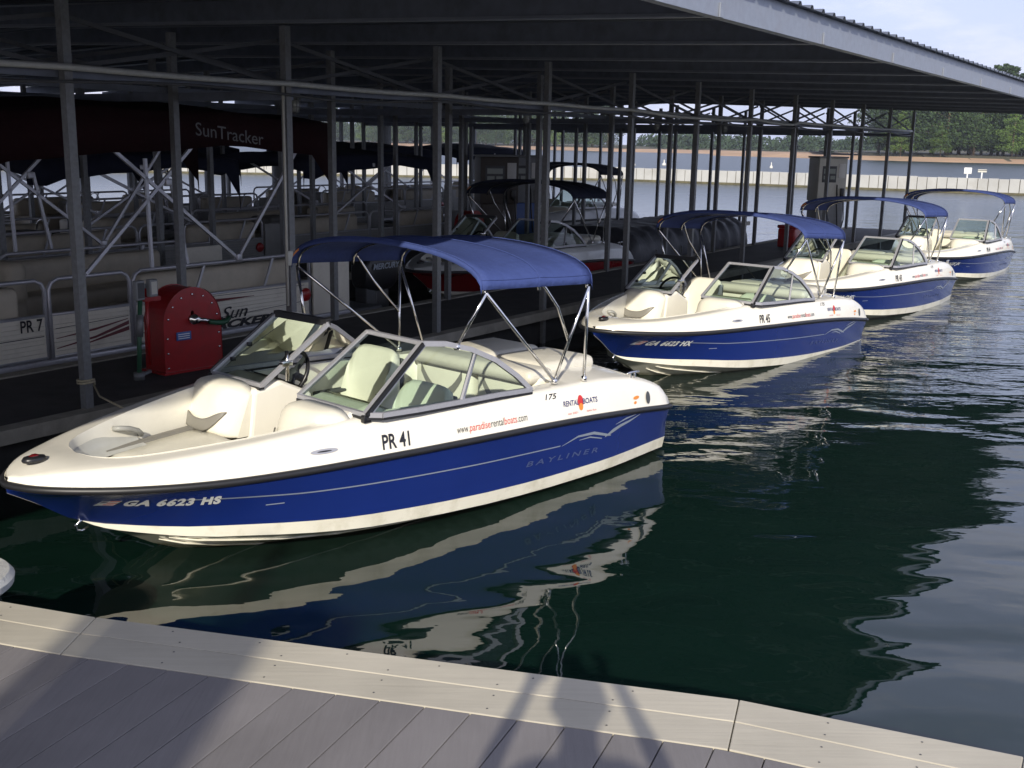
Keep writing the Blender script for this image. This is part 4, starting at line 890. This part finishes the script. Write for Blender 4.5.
# ------------------------------------------------------------------ fuel dispensers
def dispenser(body,low,kindlab):
    r=empty('fuel_dispenser'); b=MB(); b.box(-.40,.40,-.24,.24,0,.92,bev=.02); b.build('lower_cabinet',low,r)
    b=MB(); b.box(-.42,.42,-.26,.26,.922,1.90,bev=.02); b.build('upper_cabinet',body,r)
    b=MB(); b.box(-.32,.10,-.272,-.262,1.35,1.72,bev=.004); dp=b.build('display_panel',dgrey,r)
    b=MB(); b.box(-.28,.06,-.277,-.273,1.55,1.66); b.box(-.28,-.12,-.277,-.273,1.42,1.50); b.box(-.08,.06,-.277,-.273,1.42,1.50); b.build('display_window',mat('lcd',(.25,.28,.24),.3),dp)
    b=MB(); b.box(.16,.36,-.275,-.262,1.45,1.78,bev=.003); b.build('notice_sheet',white,r)
    b=MB(); b.box(-.30,.30,-.262,-.243,.15,.80,bev=.01); b.build('service_door',low,r)
    b=MB(); b.box(.24,.34,-.32,-.262,1.02,1.22,bev=.015); b.tube([(.29,-.30,1.1),(.33,-.33,.9),(.36,-.34,.5),(.30,-.33,.25),(.2,-.33,.3),(.16,-.3,.8),(.14,-.27,1.3)],.016,8); b.build('nozzle_hose',blk,r)
    b=MB(); b.box(-.44,.44,-.28,.28,1.902,1.94,bev=.008); b.build('top_cap',greyp,r)
    return r
d1=dispenser(creamp,greyp,''); d1.scale=(.92,.92,1.04); d1.location=AP(27.0,8.5,.455); d1.rotation_euler=(0,0,ROWZ-R(40)); tag(d1,'tall cream and grey fuel dispenser on the near walkway behind the third boat','fuel dispenser')
d2=dispenser(greyp,bluep,''); d2.location=AP(20.7,13.3,.455); d2.rotation_euler=(0,0,ROWZ-R(40)); tag(d2,'grey fuel dispenser with blue lower cabinet on the middle walkway','fuel dispenser')
d3=dispenser(mat('brown_enamel',(.05,.038,.03),.5,noise_amt=.1),mat('brown_enamel',(.05,.038,.03)),''); d3.location=AP(19.9,13.4,.455); d3.rotation_euler=(0,0,ROWZ-R(40)); tag(d3,'dark brown dispenser cabinet standing left of the blue fuel dispenser','fuel dispenser')
d4=dispenser(bluep,bluep,''); d4.location=AP(8.4,17.9,.455); d4.rotation_euler=(0,0,ROWZ-R(40)); tag(d4,'all blue dispenser cabinet far left in the shade under the maroon canopy','fuel dispenser')
def crate(a,p,lab):
    r=empty('storage_box',AP(a,p,.455),ROWZ); b=MB(); b.box(-.25,.25,-.2,.2,0,.42,bev=.03); b.build('body',redp,r); b=MB(); b.box(-.27,.27,-.22,.22,.422,.50,bev=.03); b.build('lid',redp,r); tag(r,lab,'box')
crate(24.6,8.5,'red storage box at the foot of the cream fuel dispenser')
# ------------------------------------------------------------------ mooring lines
def line(pts,lab,r=.009,m=rope,name='mooring_line'):
    b=MB(); P_=[Vector(p) for p in pts]; out_=[]
    for i in range(len(P_)-1):
        for k in range(8):
            t=k/8; q=P_[i].lerp(P_[i+1],t); q.z-=.10*math.sin(PI*t)*(P_[i+1]-P_[i]).length*.35; out_.append(q)
    out_.append(P_[-1]); b.tube(out_,r,6); tag(b.build(name,m),lab,'rope')
def ring(c,rad=.07):
    return [(c[0]+rad*math.cos(t*PI/4),c[1]+rad*math.sin(t*PI/4),c[2]+.003*t) for t in range(9)]
c0=AP(5.49,7.71,.66); b=MB(); b.tube(ring(c0),.009,6); b.tube(ring((c0[0],c0[1],c0[2]+.02)),.009,6); b.tube([Vector(c0)+Vector((.07,-.02,.0)),Vector(c0)+Vector((.22,-.3,-.03)),Vector((-2.62,7.35,.80))],.008,6); tag(b.build('mooring_line',rope),'thin rope tied round the nearest left post and leading to the boat','rope')

def bowline(bx,by,az,k,z,lab):
    e=Vector((bx,by,0))+Vector((math.sin(R(az)),math.cos(R(az)),0))*.40; e.z=z; p=Vector(AP(5.49+SP*k,7.66,.52)); line([p,e],lab)
bowline(.883,12.03,40,4,.36,'mooring line from the bow eye of the boat lettered PR 45 to the walkway')
bowline(4.05,16.45,37.9,6,.30,'mooring line from the bow eye of the third bowrider to the walkway')
# ================================================================== PHOTOGRAPHER (stands behind the camera; only the shadow reaches the picture)
def skinned(name,verts,edges,m,parent,root=0):
    me=bpy.data.meshes.new(name); me.from_pydata([v[:3] for v in verts],edges,[]); o=bpy.data.objects.new(name,me); COL.objects.link(o)
    sk=o.modifiers.new('skin','SKIN'); sk.use_smooth_shade=True; sb=o.modifiers.new('sub','SUBSURF'); sb.levels=1; sb.render_levels=1
    if not me.skin_vertices: me.skin_vertices.new() if hasattr(me.skin_vertices,'new') else None
    for i,v in enumerate(verts):
        d=me.skin_vertices[0].data[i]; d.radius=(v[3],v[4] if len(v)>4 else v[3]); d.use_root=(i==root)
    dg=bpy.context.evaluated_depsgraph_get(); dg.update(); m2=bpy.data.meshes.new_from_object(o.evaluated_get(dg)); bpy.data.objects.remove(o)
    m2.materials.clear(); m2.materials.append(m); n=bpy.data.objects.new(name,m2); COL.objects.link(n); n.parent=parent; return n
st_=empty('added_shadow_step',(.02,-.36,DZ)); tag(st_,'added unseen low grey step, raising the photographer to lengthen the cast shadow','stool')  # added step: lifts the person so the cast shadow reaches into view
b=MB(); b.box(-.24,.24,-.17,.17,.165,.20,bev=.008); b.build('top',plankm,st_)
for sx in (-1,1):
    b=MB(); b.box(*sorted((sx*.20,sx*.17)),-.15,.15,.0,.163); b.build('side',plankm,st_)
pr0=empty('person',(.02,-.36,DZ+.20)); tag(pr0,'person in dark shirt on the dock raising a camera, casting the shadow at bottom centre','person')
V=[(0,0,.98,.15,.11),(0,0,1.12,.135,.10),(0,0,1.30,.16,.11),(0,.0,1.44,.13,.09),(0,.01,1.53,.055),(0,.03,1.61,.075,.085),(0,.03,1.70,.078,.095),(0,.02,1.78,.05,.06)]
Ed=[(0,1),(1,2),(2,3),(3,4),(4,5),(5,6),(6,7)]
for sx in (-1,1):
    i=len(V); V+=[(sx*.19,0,1.43,.06),(sx*.30,.10,1.24,.047),(sx*.27,.20,1.40,.038),(sx*.17,.27,1.60,.026),(sx*.15,.28,1.65,.036,.02)]; Ed+=[(3,i),(i,i+1),(i+1,i+2),(i+2,i+3),(i+3,i+4)]
    for k,(dx,dz,ln) in enumerate(((-.028,.030,.070),(-.010,.036,.078),(.009,.034,.074),(.026,.026,.060))):
        j=len(V); bx_=sx*(.15+0)+dx; V+=[(bx_,.285,1.66+dz,.0095),(bx_-sx*.02,.30,1.66+dz+ln*.5,.0085),(bx_-sx*.045,.292,1.66+dz+ln*.7,.0075)]; Ed+=[(i+4,j),(j,j+1),(j+1,j+2)]
    j=len(V); V+=[(sx*.118,.270,1.655,.011),(sx*.09,.262,1.675,.010)]; Ed+=[(i+4,j),(j,j+1)]
    i=len(V); V+=[(sx*.10,0,.90,.095),(sx*.11,.01,.50,.062),(sx*.12,-.01,.10,.042),(sx*.13,.02,.045,.040,.035),(sx*.14,.16,.03,.035,.025)]; Ed+=[(0,i),(i,i+1),(i+1,i+2),(i+2,i+3),(i+3,i+4)]
bd=skinned('body',V,Ed,skin,pr0)
skinned('shirt',[(0,0,.94,.175,.13),(0,0,1.14,.16,.12),(0,0,1.30,.18,.13),(0,0,1.45,.14,.10),(-.20,0,1.43,.075),(-.28,.07,1.29,.062),(.20,0,1.43,.075),(.28,.07,1.29,.062)],[(0,1),(1,2),(2,3),(3,4),(4,5),(3,6),(6,7)],shirt,pr0)
skinned('trousers',[(0,0,1.0,.165,.125),(-.10,0,.88,.11),(-.11,.01,.50,.08),(-.12,-.01,.10,.07),(.10,0,.88,.11),(.11,.01,.50,.08),(.12,-.01,.10,.07)],[(0,1),(1,2),(2,3),(0,4),(4,5),(5,6)],mat('denim',(.03,.04,.08),.9,noise_amt=.1),pr0)
b=MB(); rows=[]
for i in range(7):
    a=PI*.62*i/6; rows.append([(.095*math.sin(a)*math.cos(t*PI/8),.015+.112*math.sin(a)*math.sin(t*PI/8)-.01*i*.3,1.70+.115*math.cos(a)) for t in range(17)])
b.grid(rows); b.build('hair',hairm,pr0)
b=MB(); b.tube([(0,.105,1.67),(0,.135,1.655),(0,.118,1.645)],[.008,.013,.009],8)
b.build('nose',skin,pr0)
for sx in (-1,1):
    b=MB(); b.lathe([(.002,-.012),(.011,-.005),(.012,0),(.009,.006),(.002,.010)],c=(sx*.032,.104,1.69),n=10,axis='y'); b.build('eye',white,pr0)
    b=MB(); b.tube([(sx*.083,.02,1.70),(sx*.098,.01,1.685),(sx*.085,.015,1.65)],.010,6); b.build('ear',skin,pr0)
b=MB(); b.tube([(-.024,.108,1.618),(0,.116,1.616),(.024,.108,1.618)],.006,6); b.build('mouth',mat('lips',(.35,.13,.11),.5),pr0)
ph=empty('camera_phone',(0,-.028,CAM_H-.02)); b=MB(); b.box(-.06,.06,-.008,.008,-.035,.035,bev=.003); b.build('body',blk,ph); b=MB(); b.box(-.055,.055,-.0105,-.0085,-.03,.03); b.build('screen',dgrey,ph); tag(ph,'small dark camera phone held up by the person on the dock','phone')

bf=empty('shadow_caster_banner',(-2.02,-7.4,-1)); tag(bf,'added unseen pole and banner behind the photographer, put there to shade the lower left boards','banner')  # invented pole and banner, out of view, added to cast the soft lower-left shadow
b=MB(); b.tube([(-.36,0,0),(-.36,0,8.0)],.045,10); b.build('pole',galv,bf)
b=MB(); rows=[[(-.30+.70*u/8,.03*math.sin(u*.9+z*.8),z) for u in range(9)] for z in [4.6+.3*k for k in range(10)]]; rows.append([(-.30+.70*u/8,.03*math.sin(u*.9+6),7.45+.12*math.sin(PI*u/8)) for u in range(9)]); b.grid(rows); o=b.build('banner',canvas,bf); m_=o.modifiers.new('s','SOLIDIFY'); m_.thickness=.004
# ================================================================== HAZE
b=MB(); b.box(-1500,1500,-70,1600,-4.5,60); hz=b.build('haze',None)
hm=bpy.data.materials.new('haze_air'); hm.use_nodes=True; n=hm.node_tree; n.nodes.clear(); o_=n.nodes.new('ShaderNodeOutputMaterial'); pv=n.nodes.new('ShaderNodeVolumePrincipled')
pv.inputs['Color'].default_value=(.80,.86,.97,1); pv.inputs['Density'].default_value=.0002; pv.inputs['Anisotropy'].default_value=.1; n.links.new(pv.outputs[0],o_.inputs['Volume'])
hz.data.materials.clear(); hz.data.materials.append(hm); tag(hz,'thin pale summer haze over the lake','haze',None,'stuff')
